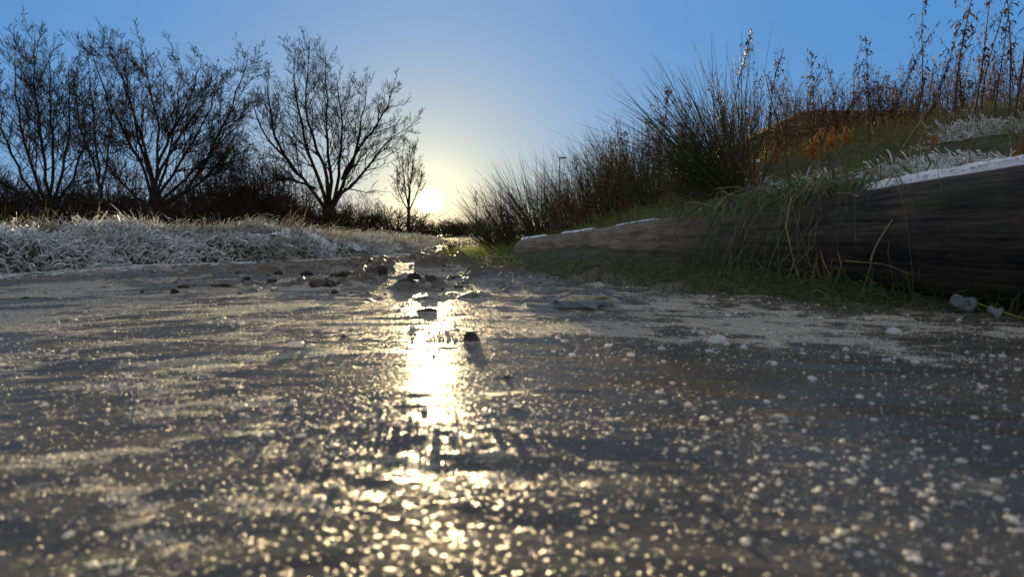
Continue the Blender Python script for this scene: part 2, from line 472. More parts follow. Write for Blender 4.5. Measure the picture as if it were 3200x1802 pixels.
ARCS = [(0.9, -0.35, 1.05, 0.9, 1.9), (-1.3, -0.9, 1.9, 0.6, 1.3), (0.1, 2.6, 1.75, -2.1, -1.2), (-0.5, 0.1, 0.62, 0.4, 1.7), (1.6, 1.9, 1.5, -2.9, -2.3), (-2.2, 1.7, 1.55, -0.7, 0.15)]
def ridges(x, y):
    h = np.zeros(np.shape(x)); wv = 0.035 * fbm(x * 6 + 3, y * 6, 3)
    for cx_, cy_, R_, a0, a1 in ARCS:
        dd = np.abs(np.hypot(x - cx_, y - cy_) - R_ + wv); aa = np.arctan2(y - cy_, x - cx_)
        e = np.clip((aa - a0) * 6, 0, 1) * np.clip((a1 - aa) * 6, 0, 1)
        h = np.maximum(h, e * np.exp(-(dd / 0.0055) ** 2))
    return h
def ice_z(x, y):
    ax = np.sqrt(x * x + 0.05)
    v = y + 0.3 * ax
    z = 0.0022 * fbm(x * 13, v * 34 + 1.2 * np.sin(x * 6), 3, 0.6) * np.interp(y, [0.2, 3], [1, 0.7]) + 0.003 * fbm(x * 6, v * 14, 2) + 0.010 * fbm(x * 1.5, y * 1.5, 2)
    rough = np.clip(np.interp(y, [1.3, 2.1, 3.4, 5], [0, 0.75, 1, 0.6]) , 0, 1) * np.interp(x, [-1.9, -1.2, -0.7, 0.2, 0.6], [0.15, 0.5, 1, 1, 0.8])
    lump = np.maximum(fbm(x * 8, y * 6.0, 5, 0.62) - 0.075, 0)
    z = z + rough * 0.20 * lump
    z = z + 0.008 * np.interp(y, [6, 12], [0, 1]) * fbm(x * 3, y * 2, 3)
    z = z + 0.0003 * ridges(x, y)
    # frost heaped along the foot of the right bank
    dr = -sdist(RIGHT, x, y, False)
    z = z + np.interp(dr, [0.0, 0.10, 0.28], [0.010, 0.006, 0]) * (1 + 1.6 * fbm(x * 20, y * 20, 3))
    return z
ys = [-0.8]
while ys[-1] < 40: ys.append(ys[-1] + (0.0045 if 0.1 < ys[-1] < 1.2 else (0.05 if ys[-1] <= 0.1 else 0.0045 * (ys[-1] / 1.2) ** 1.5)))
xs = axis(-1.25, 1.1, 0.0075, -2.6, 2.6, 1.04)
def frost_mask(x, y):
    ax_ = np.sqrt(x * x + 0.02)
    v = y + 0.32 * ax_
    m = 0.62 * fbm(x * 3.2, v * 4.4 + 3, 4, 0.55) + 0.55 * fbm(x * 12 + 7, v * 16, 4, 0.65)
    m = m + np.interp(x, [-0.7, 0.0, 0.25, 0.9], [0.02, 0.0, -0.09, -0.17]) + np.interp(y, [0.2, 0.5, 0.9, 1.5, 2.2], [-0.26, -0.12, 0.03, 0.06, -0.02])
    return np.clip(0.5 + m * 3.2 + 0.30 * ridges(x, y), 0, 1)
path = grid('path', xs, np.array(ys), ice_z, M['ice'])
_co = np.zeros(len(path.data.vertices) * 3, np.float32); path.data.vertices.foreach_get('co', _co); _co = _co.reshape(-1, 3).astype(float)
_at = path.data.attributes.new('frost', 'FLOAT', 'POINT'); _at.data.foreach_set('value', frost_mask(_co[:, 0], _co[:, 1]).astype(np.float32))
tag(path, kind='structure')

def ice_h(x, y): return float(ice_z(np.array([x]), np.array([y]))[0])
def ter(x, y): return float(terrain(np.array([x]), np.array([y]))[0])
def on_ice(px, py):
    d = ray(px, py); t = -CH / d[2]
    return d[0] * t, d[1] * t

# ------------------------------------------------------------------ ice grains (nobody could count them)
def grains(name, n, pts, size, mat, V0, F0, flat=(0.35, 0.8)):
    n = len(pts)
    V = V0[None] * size[:, None, None] * np.stack([rng.uniform(0.7, 1.5, n), rng.uniform(0.7, 1.3, n), rng.uniform(*flat, n)], -1)[:, None, :]
    V = V * (1 + rng.uniform(-0.28, 0.28, (n, len(V0), 1)))
    a = rng.uniform(0, 2 * pi, n); c, s_ = np.cos(a)[:, None], np.sin(a)[:, None]
    V = np.stack([V[..., 0] * c - V[..., 1] * s_, V[..., 0] * s_ + V[..., 1] * c, V[..., 2]], -1) + pts[:, None, :]
    Fq = (F0[None] + (np.arange(n) * len(V0))[:, None, None]).reshape(-1, 3)
    return mesh_obj(name, V.reshape(-1, 3), Fq, mat, smooth=False)
n = 90000
gy = 0.16 + 3.4 * rng.random(n) ** 1.5
gx = rng.uniform(-1, 1, n) * (0.25 + 0.85 * gy)
clump = fbm(gx * 5, (gy + 0.3 * np.abs(gx)) * 9, 4)
keep = rng.random(n) < np.clip(0.10 + 1.6 * clump + 0.16 * (gx > 0.1), 0.012, 1)
keep &= (sdist(RIGHT, gx, gy, False) < 0.03) & (sdist(LEFT, gx, gy, True) < 0.0)
gx, gy = gx[keep], gy[keep]
gs = 0.00035 + 0.0007 * rng.pareto(2.2, len(gx)); gs = np.minimum(gs, np.interp(gy, [0.25, 0.7, 1.5], [0.0022, 0.0040, 0.0065]))
gz = ice_z(gx, gy) + gs * 0.2
fg = grains('frost_grains', len(gx), np.stack([gx, gy, gz], -1), gs, M['grain'], *ICO1)
tag(fg, 'white frost grains and frozen droplets scattered over the icy track', 'frost', kind='stuff')

n = 420000
gy = 0.17 + 3.0 * rng.random(n) ** 1.7
gx = rng.uniform(-1, 1, n) * (0.22 + 0.82 * gy)
keep = (rng.random(n) < np.clip((frost_mask(gx, gy) - 0.40) * 1.0, 0.01, 1)) & (sdist(RIGHT, gx, gy, False) < 0.03) & (sdist(LEFT, gx, gy, True) < 0.0)
gx, gy = gx[keep], gy[keep]
OV = np.array([(1, 0, 0), (-1, 0, 0), (0, 1, 0), (0, -1, 0), (0, 0, 1), (0, 0, -0.3)], float)
OF = np.array([(0, 2, 4), (2, 1, 4), (1, 3, 4), (3, 0, 4)])
gs = (0.0004 + 0.0006 * rng.random(len(gx)) ** 2) * (1 + 0.25 * gy)
o = grains('frost_crystals', len(gx), np.stack([gx, gy, ice_z(gx, gy)], -1), gs, M['grain'], OV, OF, (0.8, 1.6))
tag(o, 'fine frost crystals in streaky patches on the icy track', 'frost', kind='stuff')

# ------------------------------------------------------------------ clods, stones on the ice
def lump(name, x, y, z, w, d, h, seed, mat, sub=ICO2, rough=0.35, parent=None):
    r = np.random.default_rng(seed)
    V, Fc = sub
    o1, o2 = r.uniform(0, 90, 2)
    k = 1 + rough * (2 * fbm(V[:, 0] * 1.6 + o1 + V[:, 2], V[:, 1] * 1.6 + o2 - V[:, 2], 3, 0.6))
    V = V * k[:, None]
    V = V + 0.10 * np.stack([fbm(V[:, 1] * 5 + o1, V[:, 2] * 5 + o2, 2), fbm(V[:, 2] * 5 + o2, V[:, 0] * 5 + o1, 2), fbm(V[:, 0] * 5 + o1, V[:, 1] * 5, 2)], -1) * 2
    V = np.sign(V) * np.abs(V) ** 0.85
    lowr = np.clip(-V[:, 2], 0, 1)
    V[:, :2] *= (1 + 0.35 * lowr)[:, None]
    V = V * np.array([w / 2, d / 2, h * 0.75]); V[:, 2] = np.where(V[:, 2] < 0, V[:, 2] * 0.35, V[:, 2])
    o = mesh_obj(name, V, Fc, mat, parent, smooth=False)
    o.location = (x, y, z + h * 0.04); o.rotation_euler = (0, 0, r.uniform(-0.4, 0.4))
    return o
CLODS = [
 (545, 924, 30, 20, 'lone small dark clod on the smooth golden ice nearest the frosty verge'),
 (1180, 866, 66, 32, 'largest dark brown clod standing up among the frozen mud lumps'),
 (1005, 897, 95, 30, 'long low mud clod with a peaked end in front of the biggest clod'),
 (1080, 862, 105, 20, 'flat ragged ridge of dark frozen mud just beside the biggest clod'),
 (870, 856, 34, 15, 'small rounded mud clod at the near end of a row of dark crumbs'),
 (960, 858, 44, 15, 'low dark clod lying next to the flat ragged mud ridge'),
 (850, 882, 38, 14, 'squat dark clod alone in front of the row of crumbs'),
 (690, 895, 64, 13, 'thin flat scrap of frozen mud lying nearest the small lone clod'),
 (1295, 872, 56, 22, 'brown pointed clod beside the sun glint on the ice'),
 (1265, 896, 64, 15, 'flat dark crumb of mud before the pointed clod by the glint'),
 (1345, 893, 40, 20, 'small clod standing in the middle of the far sun glint'),
 (1335, 975, 66, 11, 'low brown lump breaking through the sun glint nearer the camera'),
 (1475, 1060, 52, 38, 'single brown stone with a crooked top on bare ice right of the glint'),
 (1435, 895, 34, 12, 'tiny dark clod on the ice just beyond the glint towards the grass'),
 (1412, 867, 52, 11, 'flat grey clod in line with the tip of the grassy bank'),
 (750, 862, 60, 12, 'thin dark crust of mud among small crumbs towards the verge'),
 (80, 938, 30, 10, 'small brown clod nearest the edge of the photo on the golden ice'),
 (640, 850, 14, 9, 'pea sized dark stone near the foot of the frosty verge'),
 (712, 846, 11, 8, 'tiny dark pebble farthest from camera by the frosty verge'),
 (1585, 1180, 26, 8, 'thin dark fleck frozen into the ice in front of the brown stone'),
 (1075, 1052, 22, 6, 'small dark sliver beside a pale ice lump on the track'),
]
for i, (px, py, w, h, lab) in enumerate(CLODS):
    x, y = on_ice(px, py)
    k = y / F
    o = lump('mud_clod' if i not in (12, 17, 18) else 'stone', x, y, ice_h(x, y), w * k * 0.85, max(w * 0.5, 12) * k, h * k * 0.95, 50 + i, M['mud'], ICO3, 0.75)
    tag(o, lab, 'clod' if i not in (12, 17, 18) else 'stone', 'clods and stones frozen on the track')
n = 420                                       # crumbs
cy = rng.uniform(1.7, 4.6, n); cx = rng.normal(-0.55, 0.6, n)
k = (sdist(LEFT, cx, cy, True) < -0.05) & (sdist(RIGHT, cx, cy, False) < -0.03); cx, cy = cx[k], cy[k]
cs = 0.003 + 0.004 * rng.pareto(3.0, len(cx)); cs = np.minimum(cs, 0.014)
o = grains('mud_crumbs', len(cx), np.stack([cx, cy, ice_z(cx, cy) + cs * 0.2], -1), cs, M['mud'], *ICO1)
tag(o, 'dark mud crumbs strewn over the rough far part of the icy track', 'mud', kind='stuff')

# heap of ice with frosted blades
x, y = on_ice(1800, 962)
t = empty('ice_heap', (x, y, ice_h(x, y)))
tag(t, 'low heap of grey ice with a feathered frosty leaf frozen on the track', 'ice')
lump('mound', 0, 0, -0.004, 0.165, 0.085, 0.028, 5, M['frostleaf'], ICO3, 0.8, t)
mb = MB()
for j in range(9):
    a = np.array([-0.03 + 0.008 * j, -0.02, 0.016]); b = a + np.array([0.055, 0.015 + 0.002 * j, 0.002 - 0.001 * j])
    tt = np.linspace(0, 1, 6)[:, None]
    P = a + (b - a) * tt + np.array([0, 0, 0.008]) * np.sin(tt * pi)
    mb.tubes(P[None], np.full((1, 6), 0.0018), 4)
mb.build('frosted_blades', M['frostgrass'], t)
for (px, py, w, lab) in ((925, 1082, 46, 'clear pale ice lump catching sunlight on the open track'), (968, 1084, 26, 'smaller pale ice lump beside the bigger sunlit one'), (2245, 1066, 60, 'flat white flake of ice on the dark ice before the log'), (2790, 1035, 44, 'white ice flake lying near the grass fringe of the log')):
    x, y = on_ice(px, py)
    o = lump('ice_lump', x, y, ice_h(x, y), w * y / F, w * y / F, w * 0.45 * y / F, px, M['grain'], ICO2, 0.5)
    tag(o, lab, 'ice', 'ice lumps on the track')

# ------------------------------------------------------------------ fallen log with frozen snow
LA, LB = np.array([0.975, 1.30]), np.array([0.05, 3.80])
def log_c(t): return LA + (LB - LA) * t
def log_d(t): return np.interp(t, [-0.6, 0, 0.134, 0.325, 0.5, 0.676, 1.0], [0.315, 0.285, 0.258, 0.230, 0.204, 0.174, 0.125])
lg = empty('fallen_log', (*log_c(0.3), 0.0), 0)
tag(lg, 'long dark weathered log along the foot of the grassy bank, frost on top', 'log')
O = np.array([*log_c(0.3), 0])
ax = np.array([*(LB - LA), 0.0]); ax /= np.linalg.norm(ax)
sdv = np.array([ax[1], -ax[0], 0])
nt_, na = 150, 56
tt = np.linspace(-0.55, 1.0, nt_)
V = []
for t_ in tt:
    d = log_d(t_); c = np.array([*log_c(t_), d * 0.5 - 0.004])
    th = np.arange(na) * 2 * pi / na
    r = d / 2 * (1 + 0.035 * fbm(np.full(na, t_ * 22), th * 3 + 50, 3) + 0.05 * 2 * fbm(np.cos(th) * 2 + 5 + t_ * 1.5, np.sin(th) * 2 + 9, 3) + 0.05 * fbm(th * 6, np.full(na, t_ * 5), 2) * (np.sin(th / 2)))
    endk = 1 - 0.35 * max(0, (t_ - 0.985) / 0.015)
    V.append(c + (np.cos(th)[:, None] * sdv + np.sin(th)[:, None] * UP) * (r * endk)[:, None])
V = np.array(V) - O
i = np.arange(nt_ * na).reshape(nt_, na)
Fq = np.stack([i[:-1], i[1:], np.roll(i[1:], -1, 1), np.roll(i[:-1], -1, 1)], -1).reshape(-1, 4)
Vall = V.reshape(-1, 3)
e0, e1 = V[0].mean(0), V[-1].mean(0)
Vall = np.vstack([Vall, e0, e1]); k0, k1 = len(Vall) - 2, len(Vall) - 1
Ft = [(k0, i[0][j], i[0][(j + 1) % na]) for j in range(na)] + [(k1, i[-1][(j + 1) % na], i[-1][j]) for j in range(na)]
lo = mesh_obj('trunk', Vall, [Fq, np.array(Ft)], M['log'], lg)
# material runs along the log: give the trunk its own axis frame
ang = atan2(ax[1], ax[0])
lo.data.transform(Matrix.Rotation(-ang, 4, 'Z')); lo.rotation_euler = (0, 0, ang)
def snow_cap(t0, t1, half, thick, seed):
    nt2, nw = int(60 + 500 * (t1 - t0)), 17
    tt = np.linspace(t0, t1, nt2)
    V = []
    for q, t_ in enumerate(tt):
        d = log_d(t_); r = d / 2
        c = np.array([*log_c(t_), d * 0.5 - 0.004])
        e = min(1, (q + 0.6) / 16, (nt2 - q - 0.4) / 16)
        hw = half * (0.75 + 0.9 * (fbm(np.array([t_ * 14]), np.array([seed]), 3)[0]) + 0.7 * (fbm(np.array([t_ * 75]), np.array([seed + 5.5]), 2)[0])) * sqrt(e)
        row = []
        for w in np.linspace(-1, 1, nw):
            a = pi / 2 - w * hw / r
            tk = thick * (1 - abs(w) ** 3) * sqrt(e) * (1 + 0.9 * fbm(np.array([t_ * 120]), np.array([w * 4 + seed]), 2)[0]) - 0.003 * abs(w) ** 3
            row.append(c + (cos(a) * sdv + sin(a) * UP) * (r * 1.01 + tk))
        V.append(row)
    V = np.array(V) - O
    i = np.arange(nt2 * nw).reshape(nt2, nw)
    Fq = np.stack([i[:-1, :-1], i[1:, :-1], i[1:, 1:], i[:-1, 1:]], -1).reshape(-1, 4)
    return mesh_obj('snow_cap', V.reshape(-1, 3), Fq, M['snow'], lg)
snow_cap(-0.45, 0.135, 0.052, 0.016, 3)
snow_cap(0.475, 0.60, 0.011, 0.005, 7)
snow_cap(0.66, 0.80, 0.016, 0.007, 9)
snow_cap(0.86, 1.0, 0.020, 0.008, 12)
# frost crumbs on the snow cap
n = 2600
ts = rng.uniform(-0.42, 0.13, n); ws = rng.normal(0, 0.42, n)
d = log_d(ts); a = pi / 2 - ws * 0.05 / (d / 2)
P = np.stack([LA[0] + (LB - LA)[0] * ts, LA[1] + (LB - LA)[1] * ts, d * 0.5 - 0.004], -1) + (np.cos(a)[:, None] * sdv + np.sin(a)[:, None] * UP) * (d / 2 + 0.015 * (1 - np.clip(np.abs(ws), 0, 1) ** 3))[:, None]
o = grains('frost_crust', n, P - O, rng.uniform(0.0012, 0.0032, n), M['snow'], *ICO1); o.parent = lg

# ------------------------------------------------------------------ grass (stuff)
def strands(P0, D0, Ln, k, droop, wob=0.08, curl=None):
    """points along blades that start at P0 towards D0, length Ln, sagging by droop"""
    n = len(P0)
    t = np.linspace(0, 1, k)[None, :, None]
    side = unit(np.cross(D0, rng.normal(size=(n, 3))))
    P = P0[:, None] + Ln[:, None, None] * (D0[:, None] * t + side[:, None] * wob * np.sin(t * 3.0 + rng.uniform(0, 3, (n, 1, 1))) * t)
    P[:, :, 2] -= (Ln * droop)[:, None] * t[..., 0] ** 2
    return P
def rand_dirs(n, tilt, lean=None):
    a = rng.uniform(0, 2 * pi, n); th = np.abs(rng.normal(0, tilt, n))
    D = np.stack([np.sin(th) * np.cos(a), np.sin(th) * np.sin(a), np.cos(th)], -1)
    if lean is not None: D = D + lean
    return unit(D)
def grass(name, P0, ln, wid, mat, label, tilt=0.5, droop=0.5, lean=None, k=5, tube=False, wob=0.1, cat='grass', floor=0.004, shorter=None):
    n = len(P0)
    D = rand_dirs(n, tilt, lean)
    Ln = rng.uniform(ln[0], ln[1], n) * (0.6 + 0.4 * rng.random(n))
    if shorter: Ln = Ln * np.interp(P0[:, 1], *shorter)
    P = strands(P0, D, Ln, k, rng.uniform(0.2, 1.0, n) * droop, wob)
    g = terrain(P[..., 0], P[..., 1]) + floor
    P[..., 2] = np.maximum(P[..., 2], g)
    taper = np.linspace(1, 0.12, k) ** 0.7
    W = rng.uniform(wid[0], wid[1], n)[:, None] * (taper if not tube else np.linspace(1, 0.7, k))[None]
    mb = MB()
    if tube: mb.tubes(P, W, 4)
    else: mb.ribbons(P, W, unit(np.stack([-D[:, 1], D[:, 0], rng.normal(0, 0.4, n)], -1)))
    o = mb.build(name, mat)
    return tag(o, label, cat, kind='stuff')
def scatter(n, x0, x1, y0, y1, accept):
    x = rng.uniform(x0, x1, n); y = rng.uniform(y0, y1, n)
    k = accept(x, y); x, y = x[k], y[k]
    return np.stack([x, y, terrain(x, y)], -1)
dlf = lambda x, y: sdist(LEFT, x, y, True)
drf = lambda x, y: sdist(RIGHT, x, y, False)

# left verge : hoar-frosted grass in matted tufts that lean over the track
lean_l = np.array([0.35, -0.35, 0.0])
def tufts(name, n, per, region, ln, wid, mat, label, spread, lean, droop, k=6, m=4, tipw=0.5, wob=0.05, cat='grass', rtuft=0.05):
    C0 = scatter(n, *region)
    T = len(C0)
    cl = rng.normal(0, 1, (T, 3)) * np.array([0.45, 0.45, 0.1]) + lean          # each tuft flops its own way
    cs = rng.uniform(0.65, 1.25, T)
    pi_ = np.repeat(np.arange(T), per)
    q = len(pi_)
    P0 = C0[pi_] + rng.normal(0, rtuft, (q, 3)) * np.array([1, 1, 0])
    P0[:, 2] = terrain(P0[:, 0], P0[:, 1])
    D = unit(rand_dirs(q, spread) + cl[pi_])
    Ln = rng.uniform(ln[0], ln[1], q) * cs[pi_]
    P = strands(P0, D, Ln, k, rng.uniform(0.3, 1.0, q) * droop, wob)
    P[..., 2] = np.maximum(P[..., 2], np.maximum(terrain(P[..., 0], P[..., 1]), 0) + 0.004)
    W = rng.uniform(wid[0], wid[1], q)[:, None] * np.linspace(0.85, tipw, k)[None] * rng.uniform(0.8, 1.2, (q, k))
    mb = MB()
    if m: mb.tubes(P, W, m)
    else: mb.ribbons(P, W, unit(np.stack([-D[:, 1], D[:, 0], rng.normal(0, 0.4, q)], -1)))
    return tag(mb.build(name, mat), label, cat, kind='stuff')
snow_l = lambda x, y: fbm(x * 1.6 + 4, y * 2.2 + 8, 5, 0.72) + 0.004
def snow_sheet(name, x0, x1, y0, y1, mask, label, step=0.012, deep=0.03):
    xs_, ys_ = np.arange(x0, x1, step), np.arange(y0, y1, step)
    Xg, Yg = np.meshgrid(xs_, ys_)
    mk = mask(Xg, Yg)
    Z = terrain(Xg, Yg) - 0.03 + (0.03 + deep) * np.clip(mk * 6, 0, 1) + 0.010 * np.clip(mk * 6, 0, 1) * (fbm(Xg * 60, Yg * 60, 2) * 2 + fbm(Xg * 14, Yg * 14, 2))
    i = np.arange(Xg.size).reshape(Xg.shape)
    Fq = np.stack([i[:-1, :-1], i[:-1, 1:], i[1:, 1:], i[1:, :-1]], -1)[((mk[:-1, :-1] > -0.05) | (mk[1:, 1:] > -0.05))]
    o = mesh_obj(name, np.stack([Xg, Yg, Z], -1).reshape(-1, 3), Fq.reshape(-1, 4), M['snow'])
    return tag(o, label, 'snow', kind='stuff')
snow_sheet('snow', -4.4, -0.8, 1.8, 7.5, lambda x, y: np.where((dlf(x, y) > 0.06) & (dlf(x, y) < 1.2), snow_l(x, y), -1), 'bluish frozen snow lying between the grass tufts of the left verge', 0.012, 0.022)
snow_sheet('bank_snow', 0.45, 3.6, 1.3, 4.6, lambda x, y: np.where((sdist(RIGHT, x, y, False) > 0.34) & (sdist(RIGHT, x, y, False) < 1.5) & (x > 0.36 * y + 0.04 * np.sin(y * 23)), fbm(x * 3.0 + 3, y * 3.0 + 7, 4, 0.6) - 0.05 - 0.05 * (sdist(RIGHT, x, y, False) > 0.9), -1), 'frozen snow patches on the bank behind the log', 0.012, 0.02)
vis_l = lambda x, y: x > -1.15 * y - 0.8
tufts('frosted_grass', 4200, 14, (-4.6, -0.7, 1.6, 6.5, lambda x, y: (dlf(x, y) > -0.02) & (dlf(x, y) < 1.6) & vis_l(x, y) & ((snow_l(x, y) < 0.02) | (rng.random(len(x)) < 0.22)) & (rng.random(len(x)) < np.clip(0.40 + 4.5 * fbm(x * 3.0, y * 3.0, 3), 0.04, 1))),
      (0.06, 0.20), (0.0013, 0.0030), M['frostgrass'], 'hoar frosted grass heaped along the left verge of the track', 0.32, lean_l, 0.75)
tufts('hoar_frost', 2600, 15, (-4.6, -0.7, 1.6, 6.0, lambda x, y: (dlf(x, y) > -0.04) & (dlf(x, y) < 1.1) & vis_l(x, y) & ((snow_l(x, y) < 0.03) | (rng.random(len(x)) < 0.12)) & (fbm(x * 2.6 + 40, y * 2.6, 3) > -0.03)),
      (0.05, 0.13), (0.0022, 0.0050), M['frost'], 'thick white hoar frost on matted blades of the left verge', 0.38, lean_l * 1.5, 0.7, 5, 5, 0.9, cat='frost')
tufts('tussocks', 75, 150, (-4.4, -0.8, 1.8, 6.5, lambda x, y: (dlf(x, y) > 0.10) & (dlf(x, y) < 0.9) & (snow_l(x, y) < 0.0) & vis_l(x, y)),
      (0.12, 0.27), (0.0011, 0.0024), M['frostgrass'], 'long frosted grass tussocks arching over on the left verge', 0.55, lean_l * 1.4, 1.0, 8, 4, 0.4, 0.06, rtuft=0.05)
tufts('straw_tussocks', 34, 130, (-4.4, -0.8, 1.8, 7.5, lambda x, y: (dlf(x, y) > 0.06) & (dlf(x, y) < 0.6) & vis_l(x, y)),
      (0.12, 0.26), (0.0009, 0.0018), M['straw'], 'straw coloured tussocks hanging over the edge of the left verge', 0.40, np.array([0.9, -0.5, 0.0]), 1.0, 8, 3, 0.4, 0.05, rtuft=0.05)
tufts('frosted_litter', 2400, 8, (-3.0, -0.7, 1.6, 5.5, lambda x, y: (dlf(x, y) > -0.22) & (rng.random(len(x)) < np.interp(dlf(x, y), [-0.22, -0.02], [0.02, 1])) & (dlf(x, y) < 0.08) & vis_l(x, y)),
      (0.015, 0.05), (0.0016, 0.0040), M['frost'], 'white frosted scraps of grass along the foot of the left verge', 0.9, lean_l, 0.5, 4, 4, 0.9, cat='frost')
P = scatter(26000, -6, -0.4, 5.0, 16, lambda x, y: (dlf(x, y) > -0.1) & (dlf(x, y) < 2.2) & (rng.random(len(x)) < 0.9))
grass('far_frosted_grass', P, (0.06, 0.15), (0.003, 0.006), M['frostgrass'], 'paler frosted grass along the far bend of the track', 0.7, 0.7, lean_l, 4, True)
tufts('dry_grass', 200, 50, (-4.5, -0.8, 1.9, 7, lambda x, y: (dlf(x, y) > 0.08) & (dlf(x, y) < 0.9) & (fbm(x * 2.2 + 9, y * 2.2, 3) > -0.01)),
      (0.12, 0.27), (0.0010, 0.0022), M['straw'], 'tufts of straw coloured dry grass drooping over the frosted verge', 0.35, np.array([0.7, -0.3, 0.0]), 0.8, 7, 0, 0.15)
P = scatter(6000, -9, -1.2, 3.0, 14, lambda x, y: (dlf(x, y) > 0.9) & (dlf(x, y) < 6))
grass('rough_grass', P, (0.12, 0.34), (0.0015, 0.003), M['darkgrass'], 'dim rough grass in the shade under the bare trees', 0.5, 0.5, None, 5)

# right bank : green grass
in_v = lambda x, y: x < 1.1 * y + 0.8
P = scatter(60000, -0.6, 2.2, 0.6, 6.0, lambda x, y: (drf(x, y) > -0.04) & (drf(x, y) < np.interp(y, [1.6, 2.4, 4.0], [0.33, 0.25, 0.34])) & in_v(x, y))
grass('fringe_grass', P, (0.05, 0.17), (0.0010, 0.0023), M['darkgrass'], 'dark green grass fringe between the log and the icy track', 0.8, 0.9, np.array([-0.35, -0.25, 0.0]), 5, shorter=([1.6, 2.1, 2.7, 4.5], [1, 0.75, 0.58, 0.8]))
P = scatter(70000, -0.5, 5.0, 1.2, 7.5, lambda x, y: (drf(x, y) > 0.48) & (drf(x, y) < 3.2) & in_v(x, y) & (rng.random(len(x)) < np.clip(0.7 + 1.5 * fbm(x * 3, y * 3, 3), 0.1, 1)))
grass('bank_grass', P, (0.06, 0.17), (0.0011, 0.0024), M['grass'], 'green grass covering the bank behind the log', 0.7, 0.8, np.array([-0.2, -0.2, 0.0]), 5)
P = scatter(20000, -0.5, 5.5, 1.6, 8, lambda x, y: (drf(x, y) > 0.7) & (drf(x, y) < 4) & in_v(x, y) & (fbm(x * 2 + 30, y * 2, 3) > -0.05))
grass('dead_grass', P, (0.10, 0.26), (0.0010, 0.0020), M['brown'], 'brown dead grass among the weeds on the bank', 0.6, 0.8, None, 6)
tufts('crest_grass', 520, 34, (0.6, 5.0, 2.2, 6.0, lambda x, y: (drf(x, y) > 1.45) & (drf(x, y) < 3.0) & in_v(x, y) & (fbm(x * 2.4 + 21, y * 2.4, 3) > -0.04)),
      (0.07, 0.19), (0.0012, 0.0024), leafy('sunlit_tint_grass', (0.16, 0.15, 0.03), (0.22, 0.16, 0.05), 0.55, 6.0, 0.7, 0.15), 'grass tufts with sunlit yellow green painted in along the crest of the bank', 0.45, np.array([-0.2, -0.1, 0.0]), 0.7, 6, 0, 0.1)  # yellow blade colour carries the sunlight of the crest
tufts('nose_grass', 150, 40, (-0.5, 0.3, 3.3, 5.8, lambda x, y: (drf(x, y) > 0.0) & (drf(x, y) < 0.5) & ((y > 3.85) | (drf(x, y) < 0.16))),
      (0.06, 0.17), (0.0010, 0.0022), M['grass'], 'rough green and yellow grass tufts on the tip of the bank past the thin end of the log', 0.5, np.array([-0.5, -0.2, 0.0]), 0.8, 6, 0, 0.1)
# frosted blades on the shaded shelf right behind the log
def shelf(x, y):
    d = drf(x, y)
    b = (d > 0.36) & (d < 1.25) & in_v(x, y) & (x > 0.45)
    b2 = (d > 1.15) & (d < 1.75) & (x > 0.55 * y) & (y < 3.2) & in_v(x, y) & (fbm(x * 3.0 + 13, y * 3.0 + 2, 3) > 0.05)
    b = b | b2
    return b & (y < 3.2) & (x > 0.345 * y) & (fbm(x * 3.2 + 3, y * 3.2 + 7, 3) > 0.02)
P = scatter(110000, 0.4, 3.5, 1.3, 4.2, shelf)
grass('frosty_blades', P, (0.03, 0.10), (0.0018, 0.0040), M['frost'], 'white frosted blades lying on the bank just behind the log', 1.0, 0.8, np.array([-0.5, -0.2, -0.1]), 5, True, cat='frost')
# long blades that hang over the log
n = 2700
ts = np.concatenate([rng.normal(0.27, 0.075, int(n * 0.86)), rng.uniform(0.35, 0.98, n - int(n * 0.86))])
ts = np.clip(ts, 0.13, 1.0) + rng.normal(0, 0.006, n)
d = log_d(ts)
P0 = np.stack([LA[0] + (LB - LA)[0] * ts, LA[1] + (LB - LA)[1] * ts, d - 0.01], -1) + sdv * rng.uniform(0.0, 0.12, n)[:, None]
Lh = rng.uniform(0.06, 0.30, n) * np.interp(ts, [0.2, 0.5, 1], [1, 0.45, 0.3])
k = 8; tq = np.linspace(0, 1, k)[None, :]
outw = -(sdv[None] * rng.uniform(0.25, 0.9, n)[:, None]) + ax * rng.normal(0, 0.6, n)[:, None]
P = P0[:, None] + outw[:, None] * (Lh[:, None] * (tq ** 0.8))[..., None]
P[..., 2] += Lh[:, None] * (rng.uniform(0.2, 0.6, n)[:, None] * tq * 1.6 - 1.5 * tq ** 2 * rng.uniform(0.6, 1.1, n)[:, None])
P += (0.004 + 0.10 * Lh)[:, None, None] * np.sin(tq[..., None] * rng.uniform(2, 9, (n, 1, 1)) + rng.uniform(0, 6, (n, 1, 3)))
P[..., 2] = np.maximum(P[..., 2], 0.01)
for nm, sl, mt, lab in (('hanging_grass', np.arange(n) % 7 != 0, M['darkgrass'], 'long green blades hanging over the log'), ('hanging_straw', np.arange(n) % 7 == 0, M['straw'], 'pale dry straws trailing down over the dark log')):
    mb = MB(); q = P[sl]
    mb.ribbons(q, rng.uniform(0.0010, 0.0026, len(q))[:, None] * (np.linspace(1, 0.15, k)[None] ** 0.6), unit(ax[None] + rng.normal(0, 0.4, (len(q), 3))))
    tag(mb.build(nm, mt), lab, 'grass', kind='stuff')
